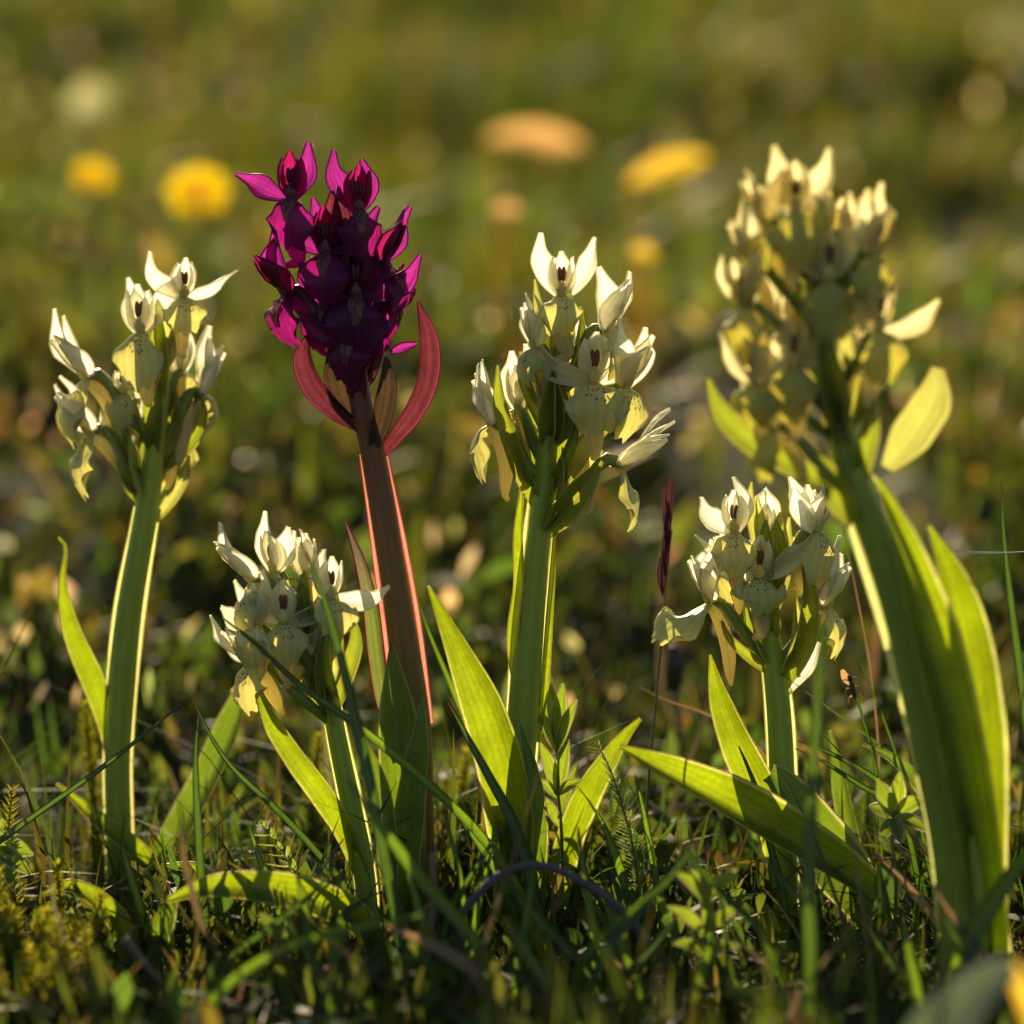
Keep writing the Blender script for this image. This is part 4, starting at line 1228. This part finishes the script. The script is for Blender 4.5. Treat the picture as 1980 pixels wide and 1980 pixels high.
silk('bright spider thread from the large leaf of the stout orchid to the tall dark blade', (1800, 1042, -.062), (1990, 1036, .02), 1.3)

# ------------------------------------------------------------------ blurred things lying in the meadow behind
def meadow_leaf(label, x, y, ln, w, ang, mat, lift=.066, name='fallen_foliage'):
    """a dead leaf caught in the grass: pixel, size in pixels on the picture, angle"""
    p, d = ground_hit(x * K, y * K, lift)
    s = (FOCUS + d) / FOCUS * PX
    dv = (RT * math.cos(rad(ang)) + UP * math.sin(rad(ang)))
    g = Geo()
    h = ln * .5 * s
    ctl = [p - dv * h, p - dv * h * .2 + Vector((0, 0, .04 * ln * s)), p + dv * h * .5, p + dv * h]
    stem = Vector((p.x, p.y + .01, float(ground(p.x, p.y + .01)) - .002))
    sheet(g, ctl, [w * s * .12, w * s * .42, w * s * .5, w * s * .44, w * s * .08], (random.uniform(-.2, .2), -.75, .6), rows=18, cols=7, cup=.3, ruffle=.08)
    tube(g, [stem, stem * .5 + ctl[0] * .5 + Vector((0, .004, 0)), ctl[0]], [.0006, .0005, .0004], rows=8, sides=5)
    tag(build(name, g, M[mat], origin=stem), label, 'dead leaf')


meadow_leaf('blurred long orange brown dead leaf lying level in the meadow', 1012, 268, 190, 62, -4, 'dead')
meadow_leaf('blurred ochre yellow dead leaf tilted up in the meadow', 1262, 322, 165, 60, 20, 'ochre')
meadow_leaf('small blurred square tan leaf fragment above the grass', 956, 398, 52, 32, 0, 'dead')
meadow_leaf('small blurred orange leaf fragment right of the middle orchid tip', 1213, 480, 46, 40, -8, 'ochre')
meadow_leaf('small bright yellow leaf fragment behind the stout orchid', 1838, 899, 44, 22, 3, 'ochre', lift=.02)
meadow_leaf('pale blurred dead leaf lying in the far grass', 172, 196, 85, 85, 30, 'pale_dead')
meadow_leaf('reddish blurred dead leaf low behind the magenta orchid stem', 618, 808, 60, 50, 60, 'dead', lift=.012)


def meadow_blade(label, x, y, ln, w, ang, mat='grass', lift=.03):
    p, d = ground_hit(x * K, y * K, lift)
    s = (FOCUS + d) / FOCUS * PX
    dv = RT * math.cos(rad(ang)) + UP * math.sin(rad(ang))
    st = p - dv * ln * .5 * s
    root = Vector((st.x - .02 * (1 if dv.x > 0 else -1), st.y, float(ground(st.x, st.y)) - .002))
    g = Geo()
    sheet(g, [root, st * .8 + root * .2, p, p + dv * ln * .5 * s], [w * .3 * s, w * .5 * s, w * .5 * s, w * .1 * s], (0, -.6, .8), rows=18, cols=5, cup=.2)
    tag(build('grass_strand', g, M[mat], origin=root), label, 'grass')


meadow_blade('blurred blue grey blade bent level behind the dead leaves', 1150, 372, 180, 26, -10, 'leaf_blue')
meadow_blade('blurred shiny bent blade behind the stem of the tall slender orchid', 440, 1000, 110, 14, -5, 'leaf_blue', .02)
meadow_blade('blurred level blade low behind the tall slender orchid', 320, 1272, 110, 10, -2, 'leaf_blue', .02)
meadow_blade('blurred broad pale blade slanting under the yellow flowers', 130, 400, 320, 44, -28, 'leaf_blue', .04)
meadow_blade('small shiny blade end beside the stout orchid', 1452, 889, 66, 11, 4, 'leaf_blue', .02)


def yellow_flower(label, x, y, size):
    p, d = ground_hit(x * K, y * K, .08)
    s = (FOCUS + d) / FOCUS * PX
    root = Vector((p.x, p.y, float(ground(p.x, p.y)) - .002))
    t = thing('yellow_flower', root, label, 'flower', 'yellow flowers')
    g = Geo()
    tube(g, [root, (root + p) * .5 + Vector((.003, 0, 0)), p], [.0012, .001, .001], rows=10, sides=7)
    build('stem', g, M['thinstem'], t)
    axis = Vector((random.uniform(-.3, .3), -.75, .65)).normalized()
    e1 = axis.cross(Vector((1, 0, 0))).normalized()
    e2 = axis.cross(e1)
    r_ = size * .5 * s
    for k in range(8):
        a = 6.2832 * k / 8 + (.39 if k > 7 else 0)
        o = e1 * math.cos(a) + e2 * math.sin(a)
        lf = .12 if k < 8 else .45
        rr = r_ * (1 if k < 8 else .62)
        q = p + o * .06 * r_
        g = Geo()
        sheet(g, [q, q + (o * .55 + axis * lf * .4) * rr, q + (o + axis * lf) * rr], [.1 * rr, .36 * rr, .42 * rr, .16 * rr], axis, rows=6, cols=5, cup=.2)
        build('petal', g, M['yellow'], t)


yellow_flower('bright yellow blurred flower head in the meadow beside the magenta orchid', 374, 366, 118)
yellow_flower('dimmer yellow blurred flower head beyond the tall slender orchid', 174, 334, 72)
yellow_flower('faint far yellow blurred flower head at the meadow edge', 1880, 130, 20)
for o in list(bpy.data.objects):
    if '_org' in o:
        del o['_org']
